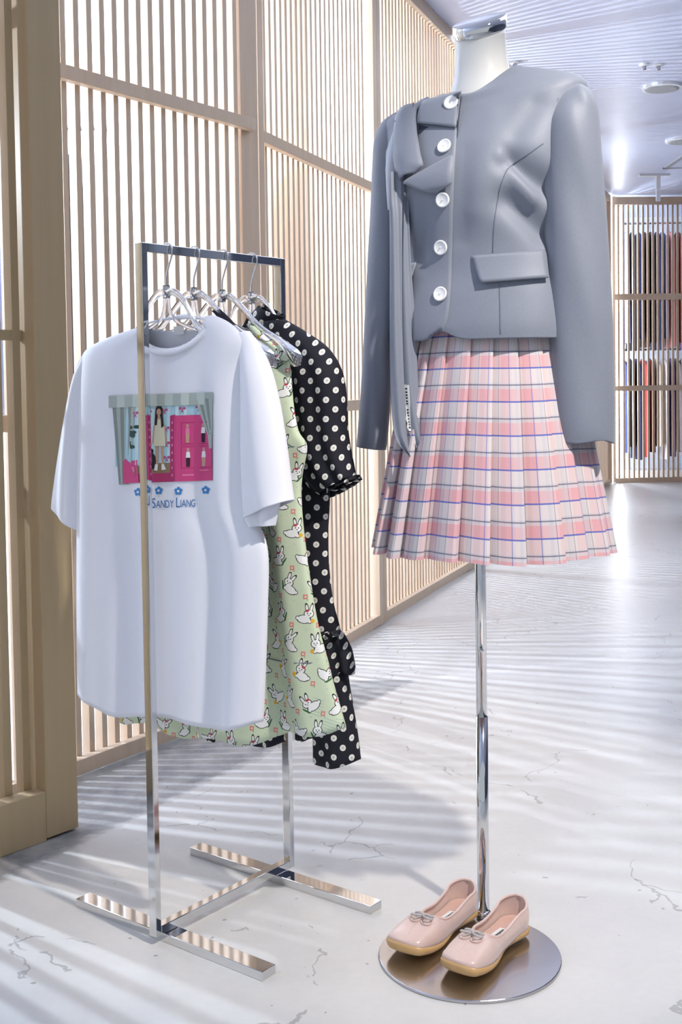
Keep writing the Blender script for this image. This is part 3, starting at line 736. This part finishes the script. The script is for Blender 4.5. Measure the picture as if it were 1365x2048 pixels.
b.tube([hit(GBVH, x, y, 0.001)[0] for x, y in [(548, 860), (562, 880), (585, 893), (611, 894)]], 0.0012, 5); part('bust_seam', b, 'seam_grey', gbo)

# ================================================================== navy polka dot dress
PA, PD = pl(HV[3])
pdr = thing('polka_dot_dress', Q(-0.03, HV[3], 0.3), 'dark navy dress with white polka dots and ruffles, last on the rack', 'dress')
def pfold(t, x, y): return (1-t)**0.7*min(1, (1-abs(x))*4+0.3)*(0.012*sin(x*10+1)+0.008*sin(x*23))+0.003*sin(x*13)
pst = [((395, 1470), (700, 1420), .035), ((400, 1420), (694, 1380), .034), ((412, 1340), (688, 1335), .031), ((420, 1262), (676, 1262), .028), ((425, 1200), (662, 1205), .026), ((425, 1120), (653, 1125), .026), ((420, 1060), (652, 1060), .028), ((412, 990), (655, 995), .030),
       ((408, 900), (650, 900), .032), ((405, 820), (645, 820), .032), ((408, 760), (640, 760), .030), ((420, 715), (632, 720), .026), ((455, 680), (600, 686), .022), ((485, 655), (568, 662), .018), ((500, 630), (548, 640), .014)]
b = MB(); loft2(b, pst, PA, PD, 30, 5, pfold, drop=lambda t, x, y: (1-t)**8*(0.02*sin(x*13+0.5))); part('body', b, 'navy_polka', pdr, smooth=True, solid=0.0012)
# stand collar
b = MB(); loft2(b, [((500, 648), (556, 652), .020), ((506, 632), (562, 640), .022), ((522, 612), (566, 632), .022)], PA, PD, 14, 4, uo=(0.1, 0.02)); part('collar', b, 'navy_polka', pdr, smooth=True, solid=0.002)
ps = [((648, 992), (711, 952), .030), ((628, 975), (708, 940), .036), ((600, 930), (699, 902), .038), ((588, 870), (692, 855), .036), ((582, 800), (689, 790), .036), ((575, 740), (680, 740), .034), ((560, 700), (656, 697), .028), ((545, 668), (614, 665), .022), ((530, 645), (572, 640), .016)]
b = MB(); loft2(b, ps, PA, PD, 20, 5, lambda t, x, y: 0.006*sin(x*9+t*4)*(1-t)+0.006, uo=(0.05, 0.01)); pslv = part('sleeve', b, 'navy_polka', pdr, smooth=True, solid=0.0015)
ps2 = [((330, 985), (400, 1000), .03), ((325, 900), (410, 900), .035), ((345, 800), (420, 790), .035), ((390, 710), (450, 700), .03), ((440, 665), (490, 660), .02)]
b = MB(); loft2(b, ps2, PA, PD, 16, 4, lambda t, x, y: 0.004*sin(x*9)); part('sleeve', b, 'navy_polka', pdr, smooth=True)
# frilled edge of the sleeve opening
b = MB(); loft2(b, [((652, 997), (716, 957), .034), ((648, 990), (712, 950), .030)], PA, PD, 24, 2, lambda t, x, y: 0.004*sin(x*30), uo=(0.02, 0)); part('sleeve_frill', b, 'navy_polka', pslv, smooth=True, solid=0.001)
# ruffle tiers on the skirt
b = MB(); loft2(b, [((452, 1350), (708, 1345), .046), ((450, 1310), (702, 1305), .044), ((448, 1275), (688, 1272), .036), ((440, 1262), (676, 1260), .03)], PA, PD, 40, 4, lambda t, x, y: (1-t)*0.006*sin(x*34), drop=lambda t, x, y: (1-t)**2*0.006*sin(x*29), uo=(0.013, 0.01)); prf = part('ruffle', b, 'navy_polka', pdr, smooth=True, solid=0.001)
b = MB(); loft2(b, [((668, 1276), (694, 1266), .012), ((664, 1262), (684, 1262), .014)], PA, PD, 16, 3, lambda t, x, y: 0.004*sin(x*20)+0.03, uo=(0, .01)); part('ruffle_heading', b, 'navy_polka', prf, smooth=True)
b = MB(); loft2(b, [((642, 1512), (722, 1518), .03), ((641, 1460), (714, 1460), .03), ((630, 1400), (704, 1400), .028), ((620, 1340), (692, 1340), .024)], PA, PD, 18, 4, lambda t, x, y: 0.004*sin(x*6)+0.012, drop=lambda t, x, y: -(1-t)**3*0.012*(1-x*x), uo=(0.0, 0.0)); part('side_panel', b, 'navy_polka', pdr, smooth=True, solid=0.001)
for a in ([((452, 1474), (506, 1478), .012), ((470, 1440), (500, 1440), .02)], [((510, 1486), (572, 1482), .012), ((515, 1440), (560, 1440), .02)], [((598, 1474), (632, 1470), .012), ((600, 1440), (630, 1440), .02)]):
    b = MB(); loft2(b, a, PA, PD, 12, 4, lambda t, x, y: 0.003*sin(x*5), drop=lambda t, x, y: -(1-t)**2*0.008*(1-x*x), shift=lambda t: 0.005); part('hem_frill', b, 'navy_polka', pdr, smooth=True, solid=0.001)
# ================================================================== mannequin
MP = ground(968, 1838); PHI = R_(30)
MF = V3((-sin(PHI), -cos(PHI), 0)); ML = V3((cos(PHI), -sin(PHI), 0))
MC = V3((MP.x+0.012, MP.y-0.01, 0))                     # body axis
DCc = ground(940, 1907, 0.006)
man = thing('mannequin', V3((DCc.x, DCc.y, 0)), 'headless white mannequin with chrome neck cap on a steel pole and round base', 'mannequin')
b = MB(); n = 72; rr = 0.1735
b.rings([[V3((DCc.x+r*cos(2*pi*k/n), DCc.y+r*sin(2*pi*k/n), z)) for k in range(n)] for r, z in ((rr-0.001, 0), (rr, 0.0015), (rr, 0.0055), (rr-0.001, 0.0065))], cap0=True, cap1=True)
part('base_plate', b, 'brushed_steel', man, bevel=0)
b = MB(); b.tube([V3((MP.x, MP.y, 0.0066)), V3((MP.x, MP.y, 0.42))], 0.0122, 24); part('outer_pole', b, 'chrome', man, smooth=True)
b = MB(); b.tube([V3((MP.x, MP.y, 0.42)), V3((MP.x, MP.y, 1.22))], 0.0112, 24); part('inner_pole', b, 'chrome', man, smooth=True)
b = MB(); b.tube([V3((MP.x, MP.y, 0.0066)), V3((MP.x, MP.y, 0.014)), V3((MP.x, MP.y, 0.02))], [0.0165, 0.016, 0.0123], 24); part('pole_flange', b, 'chrome', man, smooth=True)
sp = at_depth(963, 1301, MP.y-0.0122); b = MB(); b.tube([sp+V3((0, 0.004, 0)), sp-V3((0, 0.002, 0)), sp-V3((0, 0.0035, 0))], [0.0045, 0.0042, 0.002], 12); part('set_screw', b, 'chrome', man, smooth=True)
# neck: slanted, flaring into the shoulders
def nring(z, a, bb, fwd, tilt, n=40, tl=0.0):
    r = []
    for k in range(n):
        t = 2*pi*k/n; f = bb*sin(t)
        r.append(MC+ML*(a*cos(t))+MF*(fwd+f)+Z*(z-tilt*f-tl*a*cos(t)))
    return r
b = MB(); b.rings([nring(1.60, .105, .085, 0, .3), nring(1.655, .075, .066, .0, .25), nring(1.685, .062, .060, .0, .2), nring(1.715, .054, .054, .003, .2), nring(1.75, .0505, .0505, .006, .22), nring(1.776, .0495, .0495, .009, .38), nring(1.792, .050, .050, .011, .5)], cap1=True)
part('neck', b, 'neck_white', man, smooth=True)
b = MB(); b.rings([nring(1.786, .0512, .0512, .010, .5), nring(1.789, .0535, .0535, .011, .5), nring(1.809, .0535, .0535, .012, .5), nring(1.812, .0515, .0515, .012, .5), nring(1.813, .02, .02, .012, .5)], cap0=True, cap1=True)
part('neck_cap', b, 'chrome', man, smooth=True, bevel=0)
b = MB(); b.rings([nring(z, a, bb, f, 0) for z, a, bb, f in ((0.98, .05, .05, 0), (1.0, .13, .10, 0), (1.10, .15, .115, 0), (1.22, .125, .095, 0), (1.34, .13, .10, .0), (1.46, .15, .115, .0), (1.55, .155, .10, 0), (1.60, .15, .085, 0), (1.64, .09, .065, 0))], cap0=True, cap1=True)
part('torso', b, 'neck_white', man, smooth=True)

# ================================================================== grey jacket
jac = thing('jacket', V3((MC.x, MC.y, 1.19)), 'cropped grey collarless jacket with white buttons and looped neck scarf on the mannequin', 'jacket')
def jring(a, bf, bb, fwd, zs, zf, n=120, e=0.85, notch=0.0, zb=None):
    r = []
    zb = zf if zb is None else zb
    for k in range(n):
        t = 2*pi*k/n; c, s = cos(t), sin(t)
        cc = math.copysign(abs(c)**e, c); ss = math.copysign(abs(s)**e, s)
        z = (zf if s > 0 else zb)+(zs-(zf if s > 0 else zb))*abs(c)**1.6
        # soft drapes
        dr = 0.004*sin(5*t+zs*9)*max(0, (1.6-zs))*3*0.4
        if notch and s > 0: z += notch*math.exp(-((c+0.10)/0.10)**2)
        if c < 0: z -= 0.036*max(0, min(1, (zs-1.50)/0.14))*abs(c)**1.5
        r.append(MC+ML*((a+dr)*cc)+MF*(fwd+(bf if s > 0 else bb)*ss+dr*ss)+Z*z)
    return r
JR = [(.190, .146, .12, 0, 1.180, 1.180), (.189, .146, .12, 0, 1.21, 1.21), (.182, .138, .11, 0, 1.26, 1.26), (.173, .129, .10, 0, 1.31, 1.31), (.172, .130, .10, 0, 1.36, 1.36), (.180, .142, .105, 0, 1.42, 1.42),
      (.187, .148, .11, 0, 1.48, 1.475), (.192, .138, .11, 0, 1.54, 1.53), (.198, .120, .105, 0, 1.60, 1.575), (.206, .105, .10, 0, 1.640, 1.605), (.208, .096, .095, 0, 1.664, 1.622), (.19, .088, .088, 0, 1.679, 1.634), (.14, .080, .08, 0, 1.694, 1.648), (.10, .072, .072, 0, 1.704, 1.653), (.079, .066, .066, 0, 1.710, 1.655)]
jb = MB(); rows = []
for i, a in enumerate(JR): rows.append(jring(*a, notch=0.018 if i == 0 else 0, e=0.85 if i < 8 else 0.9, zb=a[5] if i < 10 else a[5]+0.04*(i-9)/5))
sm = []
for k in range(120):
    sm.append(cat_rom([r[k] for r in rows], 7))
rings = [[sm[k][i] for k in range(120)] for i in range(len(sm[0]))]
# cloth collapsing beside the bust: two hollows with a soft ridge between them, and drag folds from the shoulder
def seg(x, y, ax, ay, bx, by):
    t = max(0, min(1, ((x-ax)*(bx-ax)+(y-ay)*(by-ay))/((bx-ax)**2+(by-ay)**2))); return math.hypot(x-ax-t*(bx-ax), y-ay-t*(by-ay))
for rg in rings:
    for k, p in enumerate(rg):
        n_ = p-MC; n_.z = 0
        if n_.dot(MF) < 0.01: continue
        n_.normalize(); x, y = proj(p); g = math.exp
        dd = 0.026*g(-(seg(x, y, 1025, 322, 1100, 372)/26)**2)+0.024*g(-(seg(x, y, 1022, 400, 1095, 462)/30)**2)-0.010*g(-(seg(x, y, 1005, 312, 1072, 402)/11)**2)
        dd += 0.007*g(-(seg(x, y, 1075, 210, 1035, 270)/20)**2)-0.004*g(-(seg(x, y, 985, 230, 950, 420)/22)**2)+0.004*g(-(seg(x, y, 930, 300, 925, 480)/16)**2)
        dd += 0.010*g(-(seg(x, y, 850, 430, 842, 520)/16)**2)
        rg[k] = p-n_*dd
jb.rings(rings); part('body', jb, 'grey_suiting', jac, smooth=True, solid=0.003, soff=-1)
JB = bvh_of(jb)
# overlapping front with rounded lower corner
fr = [((840, 214), (925, 186)), ((838, 260), (917, 262)), ((832, 330), (911, 330)), ((828, 400), (908, 400)), ((826, 480), (906, 480)), ((826, 540), (905, 545)), ((826, 600), (902, 600)), ((828, 640), (896, 640)), ((830, 664), (885, 664)), ((832, 680), (868, 680)), ((834, 687), (850, 686))]
b = MB(); patch(b, JB, fr, 12, 4, 0.0045, smooth=True); fov = part('front_overlap', b, 'grey_suiting', jac, smooth=True, solid=0.003)
FB = bvh_of(b)
b = MB(); b.tube([hit(FB, q.x-1, q.y, 0.001)[0] for q in cat_rom([V3((x, y, 0)) for x, y in [(924, 192), (917, 262), (911, 330), (908, 400), (906, 480), (905, 545), (902, 600), (896, 640), (885, 664), (868, 680)]], 5)], 0.0012, 6); part('front_edge', b, 'thread_dark', fov, smooth=True)
# neck band of the scarf, buttoned to the front
bbm = MB(); patch(bbm, JB, [((854, 208), (925, 191)), ((850, 220), (924, 206)), ((846, 238), (920, 232)), ((843, 254), (917, 260))], 10, 4, 0.0095, bulge=lambda i, j: 0.006*sin(pi*i)*(1-j*0.6)+0.004*(1-j)*i); part('scarf_band', bbm, 'grey_suiting', jac, smooth=True, solid=0.0022)
BB = bvh_of(bbm)
# buttons and their buttonholes
for x, y in ((904, 208), (891, 294), (888, 400), (884, 495), (883, 589)):
    c, nn = hit(FB if y > 250 else BB, x, y, 0.003)
    if y < 250: nn = (MF*0.9+Z*0.25+ML*0.1).normalized()
    ax = nn.orthogonal().normalized(); ay = nn.cross(ax); rad = 0.0142
    b = MB(); b.rings([[c+nn*h+ax*(r*cos(2*pi*k/28))+ay*(r*sin(2*pi*k/28)) for k in range(28)] for r, h in ((rad*.9, 0), (rad, .0012), (rad, .003), (rad*.88, .0042), (rad*.78, .0036), (rad*.70, .0030), (rad*.1, .0030))], cap0=True, cap1=True)
    bt = part('button', b, 'button_pearl', jac, smooth=True)
    b = MB(); b.tube([c+nn*0.0032-ax*0.002, c+nn*0.0045, c+nn*0.0032+ax*0.002], 0.0008, 6); part('thread', b, 'label_white', bt)
for x, y in ((873, 301), (869, 408), (866, 501), (866, 596)):
    b = MB(); b.tube([hit(FB, x-5, y+1, 0.0005)[0], hit(FB, x+8, y-1, 0.0005)[0]], 0.0011, 6); part('buttonhole', b, 'thread_dark', fov)
# pocket flaps
b = MB(); patch(b, JB, [((946, 512), (1088, 501)), ((951, 530), (1089, 520)), ((957, 548), (1090, 540)), ((964, 569), (1091, 559))], 16, 3, 0.004, bulge=lambda i, j: 0.009*i); part('pocket_flap', b, 'grey_suiting', jac, smooth=True, solid=0.0035)
b = MB(); b.tube([hit(JB, x, y, 0.001)[0] for x, y in [(944, 512), (980, 508), (1020, 505), (1060, 502), (1088, 500)]], 0.0018, 6); part('pocket_welt', b, 'seam_grey', jac, smooth=True)
b = MB(); patch(b, JB, [((806, 532), (838, 527)), ((808, 560), (832, 560)), ((810, 592), (826, 590))], 8, 4, 0.008, bulge=lambda i, j: 0.008*i); part('pocket_flap', b, 'grey_suiting', jac, smooth=True, solid=0.003)
# seams
for pts in ([(1086, 288), (1060, 306), (1035, 322), (1016, 340), (1002, 368), (994, 400), (989, 450), (987, 505)], [(1000, 570), (1001, 620), (1002, 668)]):
    b = MB(); b.tube([hit(JB, q.x, q.y, 0.0034)[0] for q in cat_rom([V3((x, y, 0)) for x, y in pts], 8)], 0.0010, 5); part('seam', b, 'seam_grey', jac, smooth=True)
# sleeves
def mplane(off_l, off_f=0.0):
    p = MC+ML*off_l+MF*off_f; return (p.x, p.y), (1.0, 0.0)
SA, SD = mplane(0.215, 0.01)
st = [((1104, 876), (1227, 888), .058), ((1102, 850), (1227, 860), .060), ((1100, 780), (1227, 770), .060), ((1097, 680), (1224, 660), .060), ((1093, 580), (1220, 570), .060), ((1090, 480), (1213, 460), .061), ((1087, 390), (1206, 370), .063), ((1086, 310), (1199, 285), .065), ((1092, 255), (1195, 235), .064), ((1105, 220), (1189, 208), .058), ((1122, 192), (1178, 186), .045), ((1140, 176), (1164, 174), .025)]
b = MB(); loft2(b, st, SA, SD, 26, 5, lambda t, x, y: 0.0035*sin(t*22+x*3)*min(1, t*3)*(1-abs(x))*(1 if y > 0 else 0), ex=0.9, drop=lambda t, x, y: (1-t)**12*0.006*sin(x*3)); part('sleeve', b, 'grey_suiting', jac, smooth=True, solid=0.002)
RB = bvh_of(b)
b = MB(); b.tube([hit(RB, x, y, 0.0006)[0] for x, y in [(1119, 196), (1104, 228), (1097, 262), (1095, 300)]], 0.0008, 5); part('armhole_seam', b, 'seam_grey', jac, smooth=True)
SA2, SD2 = mplane(-0.205, 0.005)
st = [((714, 893), (772, 899), .052), ((717, 860), (776, 866), .056), ((723, 780), (782, 785), .056), ((728, 690), (786, 690), .056), ((733, 590), (800, 590), .056), ((738, 490), (815, 490), .058), ((743, 400), (828, 390), .060), ((746, 330), (835, 320), .060), ((750, 280), (836, 270), .058), ((762, 250), (832, 245), .050), ((780, 235), (825, 230), .04), ((795, 227), (815, 225), .02)]
b = MB(); loft2(b, st, SA2, SD2, 24, 5, lambda t, x, y: 0.004*sin(t*20+x*3)*(1-abs(x))*(1 if y > 0 else 0), ex=0.9); part('sleeve', b, 'grey_suiting', jac, smooth=True, solid=0.002)
nb = len(jb.v); JS = BVHTree.FromPolygons([tuple(v) for v in jb.v]+[tuple(v) for v in b.v], [tuple(f) for f in jb.f]+[tuple(i+nb for i in f) for f in b.f])
# neck scarf: folded bands and loop laid on the front, two long tails
def band(name, rows, off, bulge=None, nc=8, nr=4, bv=None, **k):
    b = MB(); patch(b, bv or JB, rows, nc, nr, off, bulge=bulge, **k); return part(name, b, 'grey_suiting', jac, smooth=True, solid=0.0022)
hump = lambda h: (lambda i, j: h*sin(pi*j))
band('scarf_band', [((843, 352), (911, 313)), ((828, 362), (911, 334)), ((822, 370), (910, 352)), ((850, 381), (909, 370)), ((868, 387), (880, 386))], 0.011, lambda i, j: 0.006*sin(pi*i)+0.004*(1-j))
band('scarf_loop', [((803, 241), (843, 221)), ((801, 262), (842, 248)), ((800, 290), (845, 280)), ((800, 318), (851, 312)), ((804, 340), (857, 336)), ((814, 364), (842, 350))], 0.016, hump(0.012))
band('scarf_shoulder_band', [((856, 204), (866, 205)), ((842, 209), (858, 210)), ((824, 221), (850, 217)), ((806, 238), (838, 228)), ((804, 252), (824, 246))], 0.007, hump(0.004))
band('scarf_drape', [((800, 244), (814, 250)), ((788, 272), (806, 274)), ((776, 305), (803, 305)), ((773, 340), (803, 340)), ((775, 385), (805, 380)), ((779, 420), (804, 416))], 0.004, hump(0.006), bv=JS)
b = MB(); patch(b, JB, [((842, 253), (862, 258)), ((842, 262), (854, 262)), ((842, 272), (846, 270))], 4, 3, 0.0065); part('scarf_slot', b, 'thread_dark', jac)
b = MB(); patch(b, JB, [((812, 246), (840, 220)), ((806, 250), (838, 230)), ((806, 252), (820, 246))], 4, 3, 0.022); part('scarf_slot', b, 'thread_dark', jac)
TLp = hit(JS, 806, 380, 0.006)[0]
TLA = (TLp.x, TLp.y)
def tail(name, st, sh=0.0):
    b = MB(); loft2(b, st, TLA, (1.0, 0.12), 12, 5, lambda t, x, y: 0.004*sin(x*4+t*5), shift=lambda t: sh+0.045*(1-t), ex=0.9); o = part(name, b, 'grey_suiting', jac, smooth=True); return o, b
tail('scarf_tail', [((810, 909), (812, 910), .002), ((786, 880), (809, 882), .005), ((779, 840), (806, 845), .006), ((776, 760), (803, 760), .007), ((776, 650), (800, 650), .008), ((777, 540), (800, 540), .009), ((777, 440), (801, 440), .010), ((776, 400), (803, 400), .009), ((778, 345), (806, 345), .004)], 0.006)
tl, tlb = tail('scarf_tail', [((837, 911), (839, 912), .002), ((814, 872), (837, 868), .005), ((806, 830), (835, 830), .006), ((800, 770), (832, 770), .007), ((796, 650), (827, 650), .008), ((797, 540), (820, 540), .009), ((802, 440), (816, 440), .009), ((804, 395), (817, 395), .008), ((806, 345), (822, 345), .004)], 0.0)
TB2 = bvh_of(tlb)
b = MB(); patch(b, TB2, [((809, 769), (819, 770)), ((811, 800), (821, 800)), ((813, 830), (822, 830)), ((814, 862), (823, 862))], 4, 4, 0.0015); lb = part('scarf_label', b, 'label_white', tl, solid=0.0006, label='narrow white woven label')
b = MB()
for k in range(14):
    y = 778+k*5.9+(random.uniform(-.8, .8)); x = 814.5+k*0.42
    if k == 6: continue
    b.face([b.vert(hit(TB2, x+dx, y+dy, 0.0026)[0]) for dx, dy in ((-2.2, 1.6), (1.8, 1.9), (1.8, -1.2), (-2.2, -1.5))])
part('label_lettering', b, 'black_ink', tl)

# ================================================================== pleated skirt
SC = V3((MC.x+0.008, MC.y-0.005, 0))
sk = thing('skirt', V3((SC.x, SC.y, 0.767)), 'pink plaid pleated skirt on the mannequin', 'skirt')
NP = 22
PH = [(0.0, 0.0), (0.25, 0.34), (0.5, 0.64), (0.75, 0.88), (0.95, 1.0), (1.03, 0.96), (1.02, 0.45), (0.86, 0.04)]
rings = []; uvs = []
def srad(z):
    t = (1.24-z)/(1.24-0.767); t = max(0, t)
    return 0.146+0.070*t**0.9, 0.106+0.098*t**0.9
for i in range(25):
    z = 1.24-(1.24-0.767)*i/24; t = i/24; a, bb = srad(z); amp = 0.005+0.024*t; rg = []; ru = []
    for pI in range(NP):
        j = 0.35*sin(pI*2.3)
        for fth, fr_ in PH:
            th = -2*pi*(pI+fth+0.18*j)/NP+R_(200); e = 1+0.02*t*sin(3*th+1)
            rr_ = fr_*amp*(1+0.4*j)
            c, s = cos(th), sin(th)
            p = SC+ML*((a*e+rr_)*c)+MF*((bb*e+rr_)*s)+Z*(z+0.003*t*sin(5*th))
            rg.append(p); ru.append(((pI+fth)/NP*1.62, z))
    rings.append(rg); uvs.append(ru)
b = MB(); b.rings(rings, uvs=uvs); part('pleated_cloth', b, 'pink_plaid', sk, smooth=False, solid=0.001)
b = MB(); b.rings([[SC+ML*((.148+o)*cos(2*pi*k/48))+MF*((.114+o)*sin(2*pi*k/48))+Z*z for k in range(48)] for z, o in ((1.215, .004), (1.25, .003), (1.25, 0.0), (1.215, 0.0))], uvs=[[(k/48*1.0, z) for k in range(48)] for z in (1.215, 1.25, 1.25, 1.215)]); part('waistband', b, 'pink_plaid', sk, smooth=True)

# ================================================================== shoes
def shoe(heel, ang, label, mirror):
    Ln = 0.242
    d = V3((sin(ang), cos(ang), 0)); w = V3((-d.y, d.x, 0))*mirror      # w: outer side
    t = thing('ballet_shoe', heel+d*0.12, label, 'shoe', 'pair of pink flats on the round base'); z0 = 0.0066
    def P(x, y, z): return heel+d*x+w*y+Z*(z0+z)
    def hw(s):       # half width, squarish toe, rounded heel
        if s < 0.12: k = sqrt(max(0, 1-((0.12-s)/0.12)**2)); return 0.031*k
        if s < 0.42: return 0.031-0.002*sin((s-0.12)/0.30*pi)
        if s < 0.74: u = (s-0.42)/0.32; return 0.031+0.012*(3*u*u-2*u**3)
        if s < 0.90: u = (s-0.74)/0.16; return 0.043-0.004*u*u
        u = (s-0.90)/0.10; return 0.039*(max(0, 1-u**3.2))**0.5
    def bend(s): return 0.010*sin(max(0, s-0.2)/0.8*pi*0.5)*(s-0.35)      # inward swing of the toe
    ss = [0, .004, .012, .03, .06, .09, .12, .17, .23, .3, .37, .44, .5, .55, .6, .65, .7, .75, .8, .85, .9, .93, .955, .975, .99, .997, 1.0]
    def zt(s):   # sole underside lift (toe spring and arch), sole top
        spr = 0.012*max(0, (s-0.72)/0.28)**2
        return spr, spr+(0.019-0.007*min(1, s/0.35) if s < 0.5 else 0.012+0.005*max(0, (s-0.6)/0.4))
    # gum sole
    b = MB(); R4 = [[], [], [], []]
    for sg in (1, -1):
        seq = ss if sg == 1 else ss[-2:0:-1]
        for s in seq:
            zb, zu = zt(s); h = hw(s)+0.003; x = s*Ln+(0.003 if s > 0.5 else -0.003)*(abs(s-0.5)*2)
            waist = 1-0.16*math.exp(-((s-0.38)/0.12)**2)
            R4[0].append(P(x, bend(s)+sg*(h-0.006)*waist, zb)); R4[1].append(P(x, bend(s)+sg*(h-0.001)*waist, zb+0.004)); R4[2].append(P(x, bend(s)+sg*h*waist, zb+(zu-zb)*0.6)); R4[3].append(P(x, bend(s)+sg*(h-0.002), zu))
    b.rings(R4, cap0=True, cap1=True); part('sole', b, 'gum_sole', t, smooth=True)
    # upper
    OP = 0.66
    def topz(s):
        if s < 0.5: return 0.066-0.026*(min(s, 0.36)/0.36)**0.8
        return 0.040
    def open_w(s):
        if s >= OP: return 0
        q = 0.031*sqrt(max(0, 1-(max(0, s-0.40)/(OP-0.40))**2.4))
        return min(q, hw(s)-0.0015 if s < 0.15 else hw(s)*0.90)
    def crown(s):
        if s < 0.76: return 0.052-0.006*max(0, (s-OP)/(0.76-OP))
        u = (s-0.76)/0.24; return 0.046-0.013*u**1.6
    b = MB()
    for sg in (1, -1):
        g = []
        for s in ss:
            zb, zu = zt(s); h = hw(s); ow = open_w(s); 
            zt_ = z_t = (topz(s) if s < 0.55 else topz(0.5)+(crown(OP)-topz(0.5))*min(1, (s-0.55)/(OP-0.55))) if s < OP else crown(s)
            row = []
            for k in range(13):
                u = k/12
                if s < OP:
                    y = h+(ow-h)*u**1.3+0.0035*sin(pi*u)*min(1, h/0.02); z = zu-0.002+(z_t-zu+0.002)*(u**0.85)
                    if s > 0.42:
                        q = (s-0.42)/(OP-0.42); y2 = h*cos(u*pi/2)**0.55 if u < 1 else 0; y2 = max(y2, ow); z2 = zu-0.002+(z_t-zu+0.002)*sin(u*pi/2)**0.75
                        y = y*(1-q)+y2*q; z = z*(1-q)+z2*q
                        if u == 1: y = ow
                else:
                    y = h*max(0, cos(u*pi/2))**0.5; z = zu-0.002+(z_t-zu+0.002)*sin(u*pi/2)**0.7
                row.append(P(s*Ln, bend(s)+sg*y, z))
            g.append(row)
        b.rings(g if sg == 1 else [r_[::-1] for r_ in g], closed=False)
    up = part('upper', b, 'satin_pink', t, smooth=True, solid=0.0022, weld=True, soff=0)
    UB = bvh_of(b)
    # padded heel collar / topline binding
    tl_ = []
    for s in [x for x in ss if x < OP][::-1]+[OP]:
        pass
    left = [P(s*Ln, bend(s)+open_w(s), (topz(s) if s < 0.55 else topz(0.5)+(crown(OP)-topz(0.5))*min(1, (s-0.55)/(OP-0.55)))) for s in ss if s < OP]
    right = [P(s*Ln, bend(s)-open_w(s), (topz(s) if s < 0.55 else topz(0.5)+(crown(OP)-topz(0.5))*min(1, (s-0.55)/(OP-0.55)))) for s in ss if s < OP]
    mid = P(OP*Ln, bend(OP), crown(OP))
    b = MB(); b.tube(right[1:]+[mid]+left[::-1][:-1], 0.0028, 8, closed=True); part('topline_binding', b, 'satin_pink', t, smooth=True)
    # insole
    b = MB(); g = []
    for s in [x for x in ss if 0.004 <= x < 0.9]:
        h = hw(s)-0.003; zz = zt(s)[1]+0.002; g.append([P(s*Ln, bend(s)+h*q, zz+0.004*abs(q)**3) for q in (-1, -.6, 0, .6, 1)])
    b.rings(g, closed=False); ins = part('insole', b, 'lining_pink', t, smooth=True)
    b = MB(); zz = zt(0.2)[1]+0.0034; q = [(0.055, -0.011), (0.055, 0.011), (0.098, 0.011), (0.098, -0.011)]; b.face([b.vert(P(x, y, zz)) for x, y in q]); lab_ = part('insole_label', b, 'label_white', ins)
    b = MB()
    for k in range(7): b.face([b.vert(P(0.06+k*0.005+dx, dy, zz+0.0006)) for dx, dy in ((0, -.003), (.0032, -.003), (.0032, .003), (0, .003))])
    part('insole_lettering', b, 'black_ink', ins)
    # seams on the vamp
    def on_up(x, y, off=0.0006):
        p, nn, i, dd = UB.ray_cast(P(x, y, 0.2), -Z)
        return (p if p else P(x, y, 0.045))+Z*off
    for pts in ([(0.225, 0.0), (0.21, 0.002), (0.195, 0.003), (0.182, 0.003)], [(0.183, 0.020), (0.170, 0.027), (0.155, 0.026), (0.145, 0.029), (0.132, 0.033)], [(0.183, -0.020), (0.170, -0.027), (0.155, -0.026), (0.145, -0.029)]):
        b = MB(); b.tube([on_up(*p) for p in cat_rom([V3((*p, 0)) for p in pts], 3) for p in [(p.x, p.y)]], 0.0008, 5); part('seam', b, 'lining_pink', t, smooth=True)
    # tongue tabs under the bow
    for sy in (-1, 1):
        b = MB(); c = (0.180, 0.012*sy); ctr = on_up(*c, 0.003)
        ids = [b.vert(on_up(c[0]+0.011*cos(2*pi*k/14), c[1]+0.011*sin(2*pi*k/14), 0.0028)) for k in range(14)]; b.face(ids); part('tab', b, 'satin_pink', t, solid=0.002)
    # bow
    k0 = on_up(0.172, 0, 0.006); b = MB()
    for sy in (-1, 1):
        for fx, sc in ((0.007, 1.0), (-0.004, 0.85)):
            lp = [k0, k0+w*(sy*0.010*sc)+d*(fx+0.004)+Z*0.004, k0+w*(sy*0.021*sc)+d*(fx+0.003)+Z*0.002, k0+w*(sy*0.022*sc)+d*(fx-0.005)+Z*0.0, k0+w*(sy*0.011*sc)+d*(fx-0.004)+Z*0.001, k0]
            b.tube(cat_rom(lp, 4), 0.0016, 6)
        b.tube(cat_rom([k0, k0+w*(sy*0.007)+d*0.010-Z*0.001, k0+w*(sy*0.012)+d*0.016-Z*0.003], 4), 0.0015, 6)
    bw_ = part('bow', b, 'lace_grey', t, smooth=True)
    b = MB(); b.tube([k0-d*0.003, k0+Z*0.002, k0+d*0.003], [0.003, 0.004, 0.003], 8); part('bow_knot', b, 'lace_grey', bw_, smooth=True)
    return t
hr = ground(1040, 1862, 0.0066); tr = ground(914, 1955, 0.0066); dr_ = tr-hr
shoe(hr, math.atan2(dr_.x, dr_.y), 'dusty pink satin flat with bow, the right one nearer the camera', 1)
hl = ground(938, 1828, 0.0066); tl_ = ground(812, 1920, 0.0066); dl_ = tl_-hl
shoe(hl, math.atan2(dl_.x, dl_.y), 'dusty pink satin flat with bow, the left one beside the pole', -1)
